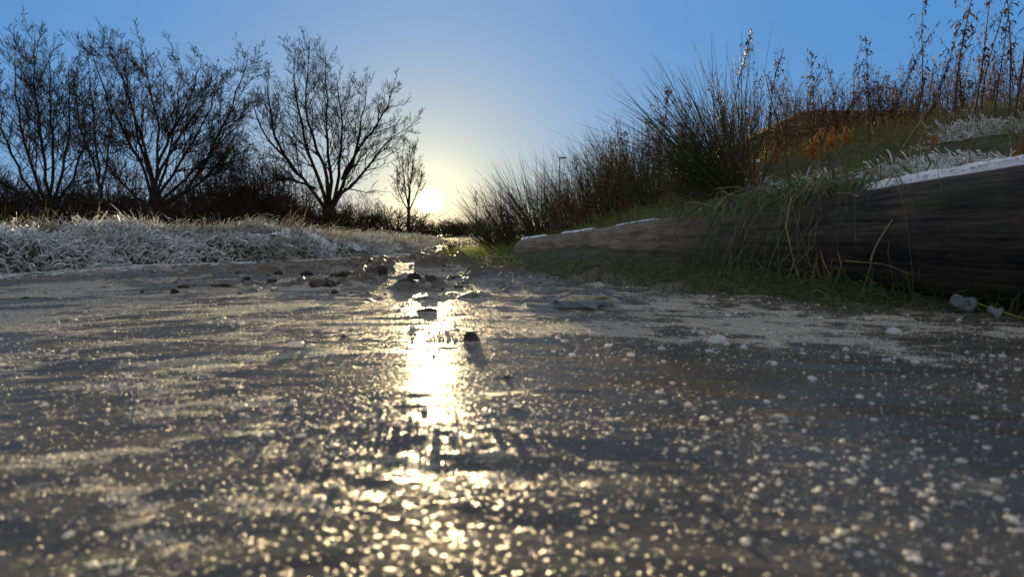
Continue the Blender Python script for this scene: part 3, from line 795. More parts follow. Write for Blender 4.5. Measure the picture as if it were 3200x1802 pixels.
# sparse blades on the edge of the ice
P = scatter(9000, -0.7, 1.6, 0.7, 5.0, lambda x, y: (drf(x, y) > -0.30) & (drf(x, y) < 0.02) & (rng.random(len(x)) < np.clip(1.0 + drf(x, y) / 0.3, 0, 1) ** 2 * 0.8) & (fbm(x * 9, y * 9, 2) > -0.05) & in_v(x, y))
P[:, 2] = ice_z(P[:, 0], P[:, 1])
grass('edge_grass', P, (0.015, 0.045), (0.0008, 0.0016), M['grass'], 'short green blades pushing through the frost at the edge of the ice', 0.9, 0.6, None, 4)

# ------------------------------------------------------------------ trees
def resample(P, k):
    P = np.asarray(P, float); s = np.concatenate([[0], np.cumsum(np.linalg.norm(np.diff(P, axis=0), axis=1))])
    t = np.linspace(0, s[-1], k)
    Q = np.stack([np.interp(t, s, P[:, j]) for j in range(3)], -1)
    for _ in range(2): Q[1:-1] = 0.25 * Q[:-2] + 0.5 * Q[1:-1] + 0.25 * Q[2:]
    return Q
def spawn(P, R, per, t0, t1, lfac, ang, up, k, rfac, rtip, wob, r, flat=1.0):
    """children strands growing from parents P (n,k,3)"""
    n, kp, _ = P.shape
    m = n * per
    pi_ = np.repeat(np.arange(n), per)
    t = r.uniform(t0, t1, m)
    f = t * (kp - 1); i0 = np.minimum(f.astype(int), kp - 2); w = (f - i0)[:, None]
    base = P[pi_, i0] * (1 - w) + P[pi_, i0 + 1] * w
    T = unit(P[pi_, i0 + 1] - P[pi_, i0])
    rad = R[pi_, i0] * (1 - w[:, 0]) + R[pi_, i0 + 1] * w[:, 0]
    plen = np.linalg.norm(np.diff(P, axis=1), axis=2).sum(1)[pi_]
    Ln = plen * r.uniform(lfac[0], lfac[1], m) * (1.0 - 0.72 * t)
    rd = r.normal(size=(m, 3)); rd[:, 1] *= flat
    sdir = unit(np.cross(T, unit(rd)))
    a = r.uniform(ang[0], ang[1], m)[:, None]
    D = unit(T * np.cos(a) + sdir * np.sin(a))
    q = np.linspace(0, 1, k)[None, :, None]
    wv = unit(np.cross(D, r.normal(size=(m, 3))))
    Pc = base[:, None] + Ln[:, None, None] * (D[:, None] * q + UP * up * q ** 2 + wv[:, None] * wob * np.sin(q * r.uniform(3, 7, (m, 1, 1))) * q)
    Pc = Pc + Ln[:, None, None] * wob * 0.25 * r.normal(size=(m, k, 3)) * (q > 0)
    r0 = np.maximum(rad * rfac, rtip)
    Rc = r0[:, None] * (1 - q[..., 0]) + rtip * q[..., 0]
    return Pc, Rc
def build_tree(name, D, trunk, limbs, seed, label, cat='tree', mat='twig', per=(18, 10, 6), tip=0.0042, depth=1.0, group=None, up=(0.25, 0.2, 0.15), r_tr=0.16, r_limb=0.085, ang=(0.35, 0.80)):
    """trunk / limbs are outlines read off the photo; each limb gets its own depth"""
    r = np.random.default_rng(seed)
    b = at(*trunk[0], D); b[2] = ter(b[0], b[1])
    root = empty(name, b); tag(root, label, cat, group)
    tp = np.array([at(px, py, D) for px, py in trunk]); tp[0] = b - np.array([0, 0, 0.05])
    tp[:, 1] += np.linspace(0, 1, len(tp)) * r.normal(0, 0.1)
    Pt = resample(tp, 10)
    rt = r_tr * np.linspace(1.2, 0.72, 10); rt[0] *= 1.35
    mb = MB(); mb.tubes((Pt - b)[None], rt[None], 10); mb.build('trunk', M[mat], root)
    allP, allR = [], []
    for pl in limbs:
        dy = r.uniform(-1, 1) * depth
        pts = np.array([at(px, py, D + dy * (j / (len(pl) - 1)) ** 0.8 + (0)) for j, (px, py) in enumerate(pl)])
        Q = resample(pts, 12)
        ln = np.linalg.norm(np.diff(Q, axis=0), axis=1).sum()
        Q[1:] += r.normal(0, ln * 0.006, (11, 3))
        rr = r_limb * (0.26 + 0.06 * ln)
        rr = min(rr, r_tr * 0.72)
        Rr = rr * (1 - np.linspace(0, 1, 12)) ** 0.9 + tip * 1.2
        allP.append(Q); allR.append(Rr)
        mb = MB(); mb.tubes((Q - b)[None], Rr[None], 7); mb.build('limb', M[mat], root)
    P, R = np.array(allP), np.array(allR)
    mb = MB()
    lv = [(P, R)]
    c1 = spawn(P, R, per[0], 0.20, 0.98, (0.26, 0.60), (ang[0] + 0.08, ang[1] + 0.12), up[0] * 0.6, 8, 0.42, tip, 0.07, r); lv.append(c1)
    mb.tubes(c1[0] - b, c1[1], 4)
    c2 = spawn(c1[0], c1[1], per[1], 0.12, 1.0, (0.26, 0.56), (ang[0] + 0.10, ang[1] + 0.25), up[1] * 0.7, 6, 0.6, tip * 0.85, 0.09, r)
    mb.tubes(c2[0] - b, c2[1], 3)
    c3 = spawn(c2[0], c2[1], per[2], 0.15, 1.0, (0.3, 0.7), ang, up[2], 4, 0.7, tip * 0.7, 0.10, r)
    mb.tubes(c3[0] - b, c3[1], 3)
    mb.build('crown', M[mat], root)
    return root

build_tree('bare_tree', 21.0, [(1030, 735), (1028, 690), (1030, 650)],
  [[(1022, 660), (985, 590), (930, 545), (870, 480), (820, 420), (790, 350), (785, 280)],
   [(1024, 655), (1010, 590), (1000, 560), (960, 470), (935, 380), (925, 300), (915, 200), (925, 150)],
   [(1028, 650), (1035, 590), (1010, 500), (965, 420), (950, 330), (955, 230), (975, 140)],
   [(1032, 650), (1040, 560), (1020, 480), (1020, 380), (1025, 280), (1020, 170)],
   [(1034, 650), (1060, 560), (1065, 470), (1070, 370), (1055, 290), (1050, 230)],
   [(1036, 655), (1065, 575), (1110, 510), (1120, 430), (1140, 340), (1145, 250)],
   [(1038, 655), (1075, 590), (1140, 545), (1190, 460), (1240, 420), (1285, 390)],
   [(1070, 560), (1130, 450), (1190, 380), (1220, 310), (1225, 270)],
   [(985, 590), (920, 560), (850, 550), (800, 500)],
   [(930, 545), (860, 440), (840, 330), (830, 240)]],
  21, 'broad bare tree with forking limbs standing right beside the low sun', per=(19, 11, 5), r_tr=0.26, r_limb=0.11, depth=1.6, up=(0.3, 0.25, 0.2))
build_tree('bare_tree', 17.0, [(470, 700), (475, 650), (485, 600)],
  [[(478, 640), (470, 580), (420, 470), (370, 380), (330, 290), (300, 200), (275, 120)],
   [(480, 620), (480, 540), (440, 420), (400, 300), (360, 200), (330, 110)],
   [(485, 610), (490, 520), (500, 420), (480, 320), (460, 230), (440, 150)],
   [(488, 610), (520, 530), (540, 430), (560, 330), (570, 230), (560, 180)],
   [(488, 620), (540, 550), (590, 470), (640, 380), (680, 300), (700, 230)],
   [(490, 640), (560, 580), (640, 500), (700, 440), (750, 380), (770, 330)],
   [(490, 650), (580, 600), (660, 550), (730, 490), (780, 460)],
   [(492, 660), (600, 590), (690, 510), (740, 420), (750, 350)],
   [(490, 560), (530, 470), (600, 380), (650, 290), (665, 220)],
   [(480, 600), (455, 500), (420, 390), (400, 280), (385, 180)],
   [(470, 650), (400, 600), (340, 520), (300, 460), (270, 400)],
   [(490, 520), (540, 400), (600, 300), (620, 230), (630, 180)],
   [(580, 600), (640, 520), (680, 430), (720, 340), (755, 250), (772, 165)]],
  33, 'widest bare tree with a dense rounded crown of fine upswept twigs', per=(24, 11, 5), r_tr=0.16, r_limb=0.075, depth=1.6)
build_tree('bare_tree', 15.0, [(150, 690), (150, 670), (150, 645)],
  [[(150, 660), (142, 560), (138, 480), (120, 360), (108, 250), (104, 170), (104, 100)],
   [(152, 660), (168, 560), (170, 470), (156, 350), (155, 240), (165, 140)],
   [(146, 665), (110, 540), (70, 430), (50, 320), (48, 220), (44, 150)],
   [(146, 665), (90, 590), (40, 500), (0, 400), (-20, 280), (-30, 220)],
   [(154, 660), (195, 540), (220, 400), (220, 300), (215, 190)],
   [(154, 665), (215, 590), (260, 480), (270, 380), (265, 300)],
   [(150, 660), (70, 610), (-10, 560), (-60, 480)]],
  57, 'tall upright bare tree with ivy dark stems at the edge of the trees', per=(20, 11, 5), r_tr=0.14, r_limb=0.07, depth=1.0, up=(0.45, 0.3, 0.2), ang=(0.35, 0.8))
build_tree('bare_tree', 16.5, [(325, 700), (324, 660), (320, 610)],
  [[(320, 612), (310, 530), (300, 440), (290, 340), (285, 240), (270, 150)], [(318, 590), (340, 480), (350, 380), (345, 280)], [(318, 600), (290, 500), (250, 400), (235, 300), (225, 220)]],
  58, 'slim straight bare tree between the upright tree and the widest tree', per=(14, 8, 4), r_tr=0.06, r_limb=0.06, depth=0.8, up=(0.4, 0.3, 0.2))
build_tree('bare_tree', 30.0, [(1276, 735), (1277, 690), (1278, 650)],
  [[(1277, 655), (1262, 570), (1255, 500), (1265, 450)], [(1278, 650), (1285, 550), (1295, 490), (1290, 455)], [(1277, 660), (1245, 605), (1240, 540)], [(1278, 660), (1308, 590), (1320, 540)], [(1278, 652), (1277, 540), (1280, 455)]],
  61, 'small slender bare tree nearest the sun', per=(12, 7, 4), r_tr=0.085, r_limb=0.07, depth=0.8, tip=0.006, up=(0.5, 0.4, 0.3), ang=(0.3, 0.7))
build_tree('sapling', 26.0, [(1489, 745), (1489, 700), (1488, 660)], [[(1488, 665), (1487, 630), (1487, 598)]], 62, 'thin leafless sapling poking up behind the tip of the bank', per=(14, 3, 2), r_tr=0.03, r_limb=0.02, depth=0.1, tip=0.005, up=(0.3, 0.3, 0.3))

# undergrowth bushes : one build per kind, then copies
def make_bush(seed, ht, wd, ns, per, label, leaves=0, mat='bush', tip=0.005):
    r = np.random.default_rng(seed)
    root = empty('bush'); tag(root, label, 'bush', 'leafless bushes under the bare trees')
    k = 9
    b = np.stack([r.normal(0, wd * 0.16, ns), r.normal(0, wd * 0.16, ns), np.full(ns, -0.05)], -1)
    top = np.stack([b[:, 0] * 1.4 + r.normal(0, wd * 0.30, ns), b[:, 1] * 1.4 + r.normal(0, wd * 0.3, ns), ht * r.uniform(0.5, 1.0, ns)], -1)
    q = np.linspace(0, 1, k)[None, :, None]
    P = b[:, None] + (top - b)[:, None] * q
    P[..., :2] += (q * (q - 1) * 0.25 * (top - b)[:, None, :])[..., :2]
    P += r.normal(0, ht * 0.012, P.shape) * (q > 0)
    R = 0.022 * (1 - q[..., 0]) * np.ones((ns, 1)) + tip
    mb = MB(); mb.tubes(P, R, 5); mb.build('stems', M[mat], root)
    c1 = spawn(P, R, per[0], 0.08, 1.0, (0.25, 0.6), (0.5, 1.2), 0.1, 6, 0.6, tip, 0.1, r)
    c2 = spawn(c1[0], c1[1], per[1], 0.1, 1.0, (0.3, 0.7), (0.5, 1.2), 0.05, 4, 0.7, tip * 0.75, 0.12, r)
    mb = MB(); mb.tubes(c1[0], c1[1], 3); mb.tubes(c2[0], c2[1], 3); mb.build('twigs', M[mat], root)
    if leaves:
        A = c2[0].reshape(-1, 3); A = A[r.choice(len(A), min(leaves, len(A)), replace=False)]
        A = A[A[:, 2] < ht * 0.62]; n = len(A)
        d = unit(r.normal(size=(n, 3))); s_ = unit(np.cross(d, r.normal(size=(n, 3))))
        ln = r.uniform(0.02, 0.055, n)[:, None]
        Pl = np.stack([A, A + d * ln * 0.5, A + d * ln], 1)
        mb = MB(); mb.ribbons(Pl, np.stack([ln[:, 0] * 0.1, ln[:, 0] * 0.4, ln[:, 0] * 0.05], 1), s_)
        mb.build('leaves', M['bushleaf'], root)
    return root
B = [make_bush(1, 1.7, 1.9, 22, (11, 6), 'x', 250, tip=0.004), make_bush(2, 2.3, 1.7, 20, (11, 5), 'x', 0, tip=0.004), make_bush(3, 1.3, 2.0, 28, (12, 6), 'x', 900, tip=0.004), make_bush(4, 2.9, 1.5, 15, (10, 6), 'x', 0, tip=0.0045)]
#  px, D, kind, height in photo pixels, label
BUSH = [
 (-30, 12.5, 2, 150, 'dense dark bush under the upright tree at the very edge of the photo'),
 (60, 13, 0, 190, 'tangled dark bush right in front of the upright tree'),
 (150, 12, 2, 140, 'low leafy bush at the foot of the upright tree'),
 (240, 13, 0, 170, 'dark bush between the upright tree and the slim tree'),
 (330, 12.5, 2, 120, 'low dark bush at the foot of the slim tree'),
 (400, 15, 0, 160, 'twiggy bush just before the widest tree, next to the slim tree'),
 (480, 13.5, 2, 105, 'low leafy thicket around the trunk of the widest tree'),
 (560, 15, 0, 150, 'brown bush beneath the spreading limbs of the widest tree'),
 (640, 14.5, 2, 110, 'low bush below the outermost limb of the widest tree'),
 (700, 18, 3, 260, 'tall thin stemmed bush in the gap between the two big trees'),
 (770, 19, 3, 290, 'tallest thicket of upright stems midway between the two big trees'),
 (830, 19, 1, 230, 'upright brown bush on the near flank of the broad tree'),
 (740, 17, 1, 180, 'middle sized bush below the tall thin stems'),
 (585, 14, 3, 150, 'upright bare stems just past the trunk of the widest tree'),
 (530, 17, 3, 170, 'thin bare stems rising behind the trunk of the widest tree'),
 (655, 16, 3, 200, 'fan of bare stems under the outer limbs of the widest tree'),
 (800, 20, 3, 240, 'bare grey stems behind the tallest thicket'),
 (860, 20, 3, 250, 'bare stems crossed by the lowest limb of the broad tree'),
 (925, 20, 3, 190, 'cluster of bare stems behind the trunk of the broad tree, away from the sun'),
 (20, 14, 3, 260, 'tall bare stems at the edge of the photo behind the dense dark bush'),
 (205, 14.5, 3, 240, 'bare upright stems between the upright tree and the dark bush'),
 (270, 14, 0, 190, 'tangled bush behind the slim straight tree'),
 (420, 13, 2, 130, 'wide low thicket in front of the widest tree'),
 (110, 12.5, 0, 170, 'dark tangled bush covering the foot of the upright tree'),
 (610, 22, 3, 290, 'pale bare stems seen through the right half of the widest tree'),
 (690, 23, 3, 310, 'far bare stems in the gap, behind the tall thin stemmed bush'),
 (745, 22, 3, 270, 'far bare stems just behind the middle sized bush'),
 (845, 23, 3, 270, 'far bare stems behind the upright brown bush'),
 (910, 23, 3, 240, 'far bare stems behind the left lower limb of the broad tree'),
 (980, 23, 3, 180, 'far bare stems right behind the broad tree trunk'),
 (1090, 23, 3, 150, 'far bare stems under the sunward limbs of the broad tree'),
 (350, 20, 3, 270, 'bare stems behind the slim tree and the widest tree'),
 (440, 20, 3, 230, 'bare stems directly behind the trunk of the widest tree'),
 (890, 18, 0, 130, 'bushy thicket left of the broad tree trunk'),
 (960, 17.5, 2, 85, 'dark low thicket at the foot of the broad tree'),
 (1040, 19, 2, 95, 'dark bush in front of the broad tree trunk'),
 (1110, 18.5, 2, 92, 'dense rounded bush right of the broad tree trunk'),
 (1170, 20, 3, 120, 'brown bush between the broad tree and the slender tree'),
 (1230, 22, 2, 92, 'low reddish bush at the foot of the slender tree'),
 (1320, 28, 3, 80, 'sparse spreading bush directly below the sun'),
]
for i, (px, D, kd, hp, lab) in enumerate(BUSH):
    x = (px - 1600) / F * D
    z = ter(x, D)
    ht = (1.7, 2.3, 1.3, 2.9)[kd]
    s_ = (hp * D / F + 0.1) / ht
    first = not B[kd].get('used')
    o = B[kd] if first else copy_tree(B[kd], (x, D, z))
    B[kd]['used'] = 1
    o.location = (x, D, z); o.rotation_euler = (0, 0, random.uniform(0, 6.28)); o.scale = (s_ * 1.15, s_ * 1.15, s_)
    o['label'] = lab
for b in B: b.pop('used', None)
for o in list(C.objects):
    if o.name.startswith('bush') and 'used' in o: del o['used']

# distant hedge and far bushes at the end of the track
FARB = [(1345, 60, 44, 'dim low bush far off under the sun at the end of the track'), (1395, 66, 52, 'rounded dim bush on the far horizon just past the sun'), (1440, 58, 46, 'far bush half hidden behind the tip of the bank'), (1500, 62, 56, 'far hazy bush seen through the outermost rushes')]
for px, D, hp, lab in FARB:
    x = (px - 1600) / F * D
    o = copy_tree(B[2], (x, D, 0), random.uniform(0, 6), (hp * D / F * 1.3, hp * D / F * 1.3, hp * D / F / 1.15)); o['label'] = lab; o['group'] = 'far bushes at the end of the track'
# a long hedge of bushes beyond the meadow
r = np.random.default_rng(77)
for i in range(26):
    x = -75 + 5.0 * i + r.uniform(-1, 1); D = 70 + r.uniform(-4, 4)
    o = copy_tree(B[(0, 2)[i % 2]], (x, D, 0), r.uniform(0, 6), (2.2, 2.2, r.uniform(0.5, 0.95)))
    o['label'] = 'distant leafless hedge bush beyond the meadow on the horizon'; o['group'] = 'distant hedge bushes'

# ------------------------------------------------------------------ lamp post, shed behind the bank
D = 40.0
b = at(1747, 735, D); b[2] = ter(b[0], D)
lp = empty('street_lamp', b); tag(lp, 'thin grey lamp post seen far off behind the rushes', 'street lamp')
top = at(1747, 488, D)[2] - b[2]
mb = MB(); mb.tubes(np.array([[(0, 0, -0.1), (0, 0, 1.0), (0, 0, 1.02), (0, 0, top)]]), np.array([[0.06, 0.06, 0.04, 0.032]]), 10); mb.build('pole', M['metal'], lp)
mb = MB(); mb.tubes(np.array([[(-0.05, 0, top - 0.12), (0.1, 0, top - 0.10), (0.35, 0, top - 0.09), (0.40, 0, top - 0.09)]]), np.array([[0.03, 0.05, 0.055, 0.02]]), 8); mb.build('lamp_head', M['metal'], lp)

D = 15.0
e = at(2262, 474, D); rg = at(2500, 352, D)
W = rg[0] - e[0]; zb = -0.1; LR = 2.4
sh = empty('shed', (rg[0], D, 0)); tag(sh, 'brown shed with a sloping roof edge showing behind the dry weeds on the bank', 'shed')
mb = MB()
prof = [(-W * 0.95, zb), (LR + W * 0.95, zb), (LR + W * 0.95, e[2] - 0.06), (LR, rg[2] - 0.09), (0, rg[2] - 0.09), (-W * 0.95, e[2] - 0.06)]
V = [(x, 0, z) for x, z in prof] + [(x, 5.0, z) for x, z in prof]
mb.add(V, [(0, 1, 7, 6), (1, 2, 8, 7), (5, 0, 6, 11), (0, 5, 2, 1), (5, 4, 3, 2), (6, 7, 8, 11), (11, 8, 9, 10)])
mb.build('wall', M['wood'], sh, smooth=False)
for p0, p1 in (((-W * 1.04, e[2] - 0.03), (0, rg[2])), ((0, rg[2]), (LR, rg[2])), ((LR, rg[2]), (LR + W * 1.04, e[2] - 0.03))):
    mb = MB()
    V = [(p0[0], -0.25, p0[1]), (p1[0], -0.25, p1[1]), (p1[0], 5.25, p1[1]), (p0[0], 5.25, p0[1])]
    V = np.array(V); V = np.vstack([V, V - np.array([0, 0, 0.08])])
    mb.add(V, [(0, 1, 2, 3), (7, 6, 5, 4), (0, 4, 5, 1), (1, 5, 6, 2), (2, 6, 7, 3), (3, 7, 4, 0)])
    mb.build('roof', M['roof'], sh, smooth=False)

# ------------------------------------------------------------------ rush clumps
def make_rush(seed, n, ln, lean, spread, label, rad=0.0016):
    r = np.random.default_rng(seed)
    root = empty('rush_clump'); tag(root, label, 'rushes', 'rush clumps on the bank')
    a = r.uniform(0, 2 * pi, n); th = np.abs(r.normal(0, spread, n))
    D = unit(np.stack([np.sin(th) * np.cos(a), np.sin(th) * np.sin(a) * 0.8, np.cos(th)], -1) + np.asarray(lean) * r.uniform(0, 1.3, n)[:, None])
    P0 = np.stack([D[:, 0] * 0.05, D[:, 1] * 0.05, np.zeros(n)], -1) + r.normal(0, 0.035, (n, 3)) * np.array([1, 1, 0.2])
    Ln = ln * r.uniform(0.45, 1.0, n) ** 0.8
    k = 9; q = np.linspace(0, 1, k)[None, :, None]
    P = P0[:, None] + Ln[:, None, None] * D[:, None] * q
    sag = r.uniform(0.02, 0.50, n) ** 1.2 * Ln * np.clip(1.3 - D[:, 2], 0.15, 1)
    P[..., 2] -= sag[:, None] * q[..., 0] ** 2.2
    hor = unit(np.stack([D[:, 0], D[:, 1], np.zeros(n)], -1))
    P += hor[:, None] * (sag * 0.6)[:, None, None] * q ** 2
    bent = r.random(n) < 0.10                                   # a few broken stems
    P[bent, 6:, 2] -= (np.arange(1, 4) * 0.05)[None]
    R = rad * r.uniform(0.7, 1.3, n)[:, None] * (1 - 0.82 * q[..., 0] ** 1.6)
    mb = MB(); mb.tubes(P, R, 4); mb.build('stems', M['rush'], root)
    m = int(n * 0.8)
    A = P[r.integers(0, n, m), r.integers(1, 5, m)]
    V0, F0 = ICO1
    s_ = r.uniform(0.0010, 0.0026, m)
    V = V0[None] * s_[:, None, None] + A[:, None]
    tag(mesh_obj('frost_beads', V.reshape(-1, 3), (F0[None] + (np.arange(m) * len(V0))[:, None, None]).reshape(-1, 3), M['grain'], root), kind='stuff')
    return root
rb = make_rush(5, 310, 0.64, (-0.72, -0.05, 0.05), 0.42, 'biggest rush clump fanning out above the log')
p = at(2310, 640, 2.45)
rb.location = (p[0], p[1], ter(p[0], p[1]) - 0.02)
r1 = make_rush(6, 270, 0.74, (-0.55, 0, 0.1), 0.44, 'x')
r2 = make_rush(7, 250, 0.74, (-0.65, 0, 0.1), 0.40, 'x')
#  px, D, top of fan in photo py, label
RUSH = [
 (2180, 2.95, 420, 'rush clump leaning out just behind the biggest one'),
 (2050, 3.3, 440, 'rush clump over the middle patch of snow on the log'),
 (1930, 3.8, 430, 'tall rush clump in the middle of the row of rushes'),
 (1830, 4.2, 470, 'rush clump in front of the lamp post'),
 (1760, 4.0, 540, 'low spreading rush clump where the log tapers off'),
 (1690, 4.6, 500, 'rush clump next to last towards the sun'),
 (1610, 4.7, 560, 'rush clump above the thin end of the log'),
 (1560, 5.0, 580, 'outermost rush clump leaning towards the sun'),
 (1420, 5.1, 715, 'tiny dark rush tuft at the tip of the grassy bank'),
 (1990, 4.6, 380, 'rush clump standing behind the middle of the row'),
]
for i, (px, D, pt, lab) in enumerate(RUSH):
    x = (px - 1600) / F * D; z = ter(x, D) - 0.02
    s_ = max((CH + (732 - pt) / F * D - z) / 0.60, 0.12)
    src = (r1, r2)[i % 2]
    o = src if i < 2 else copy_tree(src, (0, 0, 0))
    o.location = (x, D, z); o.rotation_euler = (0, 0, random.uniform(-0.3, 0.3)); o.scale = (s_, s_, s_)
    o['label'] = lab

# ------------------------------------------------------------------ dry weed stalks
def make_weed(seed, ht, nl, nb, label, leafscale=1.0, plume=False):
    r = np.random.default_rng(seed)
    root = empty('weed_stalk'); tag(root, label, 'dry weed', 'dry weed stalks on the crest of the bank')
    k = 12; q = np.linspace(0, 1, k)
    bx, by = r.normal(0, 0.11, 2)
    P = np.stack([ht * bx * q ** 2 + 0.006 * np.sin(q * 9 + seed), ht * by * q ** 2 + 0.006 * np.cos(q * 8), ht * q - 0.03], -1)
    R = 0.0046 * (1 - q) + 0.0013
    Pb, Rb = spawn(P[None], R[None], nb, 0.35, 0.97, (0.12, 0.30), (0.4, 0.9), 0.35, 6, 0.6, 0.0008, 0.08, r)
    mb = MB(); mb.tubes(P[None], R[None], 5); mb.tubes(Pb, Rb, 3); mb.build('stem', M['weedstem'], root)
    A = np.concatenate([np.stack([np.interp(tq, q, P[:, j]) for j in range(3)], -1)[None] for tq in r.uniform(0.30, 1.0, int(nl * 0.5))])
    B_ = Pb[r.integers(0, nb, nl - len(A)), r.integers(1, 6, nl - len(A))]
    A = np.vstack([A, B_]); n = len(A)
    a = r.uniform(0, 2 * pi, n)
    out_ = np.stack([np.cos(a), np.sin(a), np.zeros(n)], -1)
    ln = r.uniform(0.014, 0.046, n) * leafscale
    kk = 5; t = np.linspace(0, 1, kk)[None, :, None]
    cur = r.uniform(0.6, 2.6, n)[:, None, None]
    Pl = A[:, None] + ln[:, None, None] * (out_[:, None] * np.sin(t * cur) / np.maximum(cur, 1) * 1.1 - UP * (1.1 * t ** 1.4) + UP * 0.25 * t)
    Pl += 0.004 * r.normal(size=(n, kk, 3)) * t
    W = ln[:, None] * np.array([0.04, 0.13, 0.16, 0.10, 0.02])[None] * r.uniform(0.6, 1.2, n)[:, None]
    side = unit(np.cross(out_, UP) + r.normal(0, 0.5, (n, 3)))
    mb = MB(); mb.ribbons(Pl, W, side); mb.build('dry_leaves', M['weedleaf'], root)
    if plume:
        Pp, Rp = spawn(P[None], R[None], 90, 0.72, 1.0, (0.10, 0.2), (0.3, 0.9), -0.35, 5, 0.3, 0.0011, 0.12, r)
        mb = MB(); mb.tubes(Pp, Rp, 3); mb.build('plume', M['brown'], root)
    return root
W_ = [make_weed(s_, 1.0, nl, nb, 'x', ls) for s_, nl, nb, ls in ((1, 150, 12, 1.0), (2, 90, 10, 0.9), (3, 200, 18, 0.8), (4, 60, 8, 1.1), (5, 30, 6, 0.8), (16, 110, 22, 0.6), (17, 24, 9, 1.2), (18, 120, 7, 0.7))]
wp = make_weed(9, 1.0, 90, 12, 'dry weed stalk with a drooping tan plume above the biggest rushes', 0.8, True)
used = [False] * len(W_)
def put_weed(kind, px, Y, top, label, tilt=(0, 0), group=None):
    x = (px - 1600) / F * Y; z = ter(x, Y)
    ht = CH + (732 - top) / F * Y - z
    if kind == 'p': o = wp
    elif used[kind]: o = copy_tree(W_[kind], (0, 0, 0))
    else: o = W_[kind]; used[kind] = True
    w = max(0.55, min(1.0, ht * 1.1))
    o.location = (x, Y, z); o.rotation_euler = (tilt[0], tilt[1], random.uniform(0, 6.28)); o.scale = (w, w, ht)
    o['label'] = label
    if group: o['group'] = group
TALL = [
 ('p', 2262, 3.4, 118, 'dry weed stalk with a drooping tan plume above the biggest rushes'),
 (2, 2385, 3.5, 122, 'curly leaved brown weed stalk just right of the tan plume'),
 (1, 2350, 3.8, 210, 'thin brown weed stalk close behind the tan plume'),
 (0, 2525, 3.4, 150, 'bushy brown weed stalk standing over the shed roof'),
 (2, 2600, 3.6, 215, 'brown weed stalk above the orange bracken'),
 (1, 2640, 3.4, 165, 'slim weed stalk with a hooked tip behind the bracken'),
 (0, 2700, 3.1, 105, 'straight dark weed stalk with hanging dead leaves, first past the bracken'),
 (2, 2765, 3.3, 108, 'pale tipped weed stalk beside the straight dark one'),
 (3, 2845, 2.9, 0, 'tall dark weed stalk with sparse curled leaves alone against the sky'),
 (0, 2905, 3.1, 75, 'shorter leafy weed stalk right of the lone tall one'),
 (0, 2960, 2.8, -70, 'thick leafy weed stalk running out of the top of the photo'),
 (3, 3025, 2.9, -90, 'bare slanting weed stem beside the thick leafy stalk'),
 (4, 3040, 3.0, -60, 'straight bare weed stem crossing the slanting one'),
 (1, 3085, 2.8, 30, 'weed stalk with a crooked leafy head near the corner'),
 (3, 3130, 2.7, -110, 'dark weed stem, first of the dense sheaf in the top corner'),
 (4, 3150, 2.6, -140, 'bare stem inside the dense sheaf in the top corner'),
 (3, 3170, 2.7, -120, 'leafy stem inside the dense sheaf in the top corner'),
 (4, 3185, 2.5, -160, 'thick bare stem at the outer side of the dense sheaf'),
 (0, 3215, 2.7, -130, 'last weed stalk of the sheaf, cut by the edge of the photo'),
]
for kd, px, Y, top, lab in TALL:
    put_weed(kd, px, Y, top, lab, (random.uniform(-0.05, 0.05), random.uniform(-0.06, 0.06)))
r = np.random.default_rng(18)
for i in range(46):
    px = r.uniform(2440, 2900); Y = r.uniform(3.3, 4.6)
    lab = 'weed stalks massed in front of the shed roof behind the orange bracken'
    put_weed(int(r.choice([1, 2, 5, 7])), px, Y, r.uniform(235, 345), 'short bushy dry weed massed in front of the shed roof', (r.normal(0, 0.13), r.normal(0, 0.16)), lab)
r = np.random.default_rng(8)
for i in range(150):
    px = r.uniform(1840, 3260)
    Y = r.uniform(3.2, 5.2)
    if 2270 < px < 2490 and r.random() < 0.65: continue
    sky_top = np.interp(px, [1840, 2100, 2300, 2500, 2700, 2900, 3200], [470, 330, 260, 300, 270, 230, 90])
    top = sky_top + r.normal(0, 45) + 35
    kd = int(r.integers(0, 8))
    lab = ('dry brown weed stalk in the thicket behind the rushes' if px < 2330 else 'dry brown weed stalk in the thicket behind the bracken' if px < 2800 else 'dry brown weed stalk in the thicket under the corner sheaf')
    put_weed(kd, px, Y, top, lab, (r.normal(0, 0.15), r.normal(0, 0.18)), lab.replace('dry brown weed stalk', 'weed stalks'))
# fine dry stems behind, too many to count
n = 3800
px = rng.uniform(1720, 3250, n); Y = rng.uniform(3.4, 6.5, n)
x = (px - 1600) / F * Y; z = terrain(x, Y)
P0 = np.stack([x, Y, z], -1)
D = rand_dirs(n, 0.22)
Ln = rng.uniform(0.18, 0.55, n) * np.interp(px, [1720, 2200, 2700], [0.75, 1.0, 0.8])
P = strands(P0, D, Ln, 6, rng.uniform(0, 0.15, n), 0.06)
Rr = rng.uniform(0.0009, 0.0019, n)[:, None] * np.linspace(1, 0.4, 6)[None]
mb = MB(); mb.tubes(P, Rr, 3)
c, cr = spawn(P, Rr, 5, 0.4, 1.0, (0.12, 0.35), (0.4, 1.0), 0.2, 4, 0.6, 0.0006, 0.1, np.random.default_rng(3))
mb.tubes(c, cr, 3)
A = c.reshape(-1, 3); A = A[rng.integers(0, len(A), 9000)]
ln = rng.uniform(0.008, 0.022, len(A)); d = unit(rng.normal(size=(len(A), 3)) - UP * 0.8)
Pl = np.stack([A, A + d * ln[:, None] * 0.5, A + d * ln[:, None]], 1)
mb.ribbons(Pl, ln[:, None] * np.array([0.1, 0.22, 0.03])[None], unit(np.cross(d, rng.normal(size=d.shape))))
M['thicket'] = leafy('thicket_stems', (0.230, 0.150, 0.092), (0.080, 0.052, 0.036), 0.3, 40.0, 0.8, 0.1)
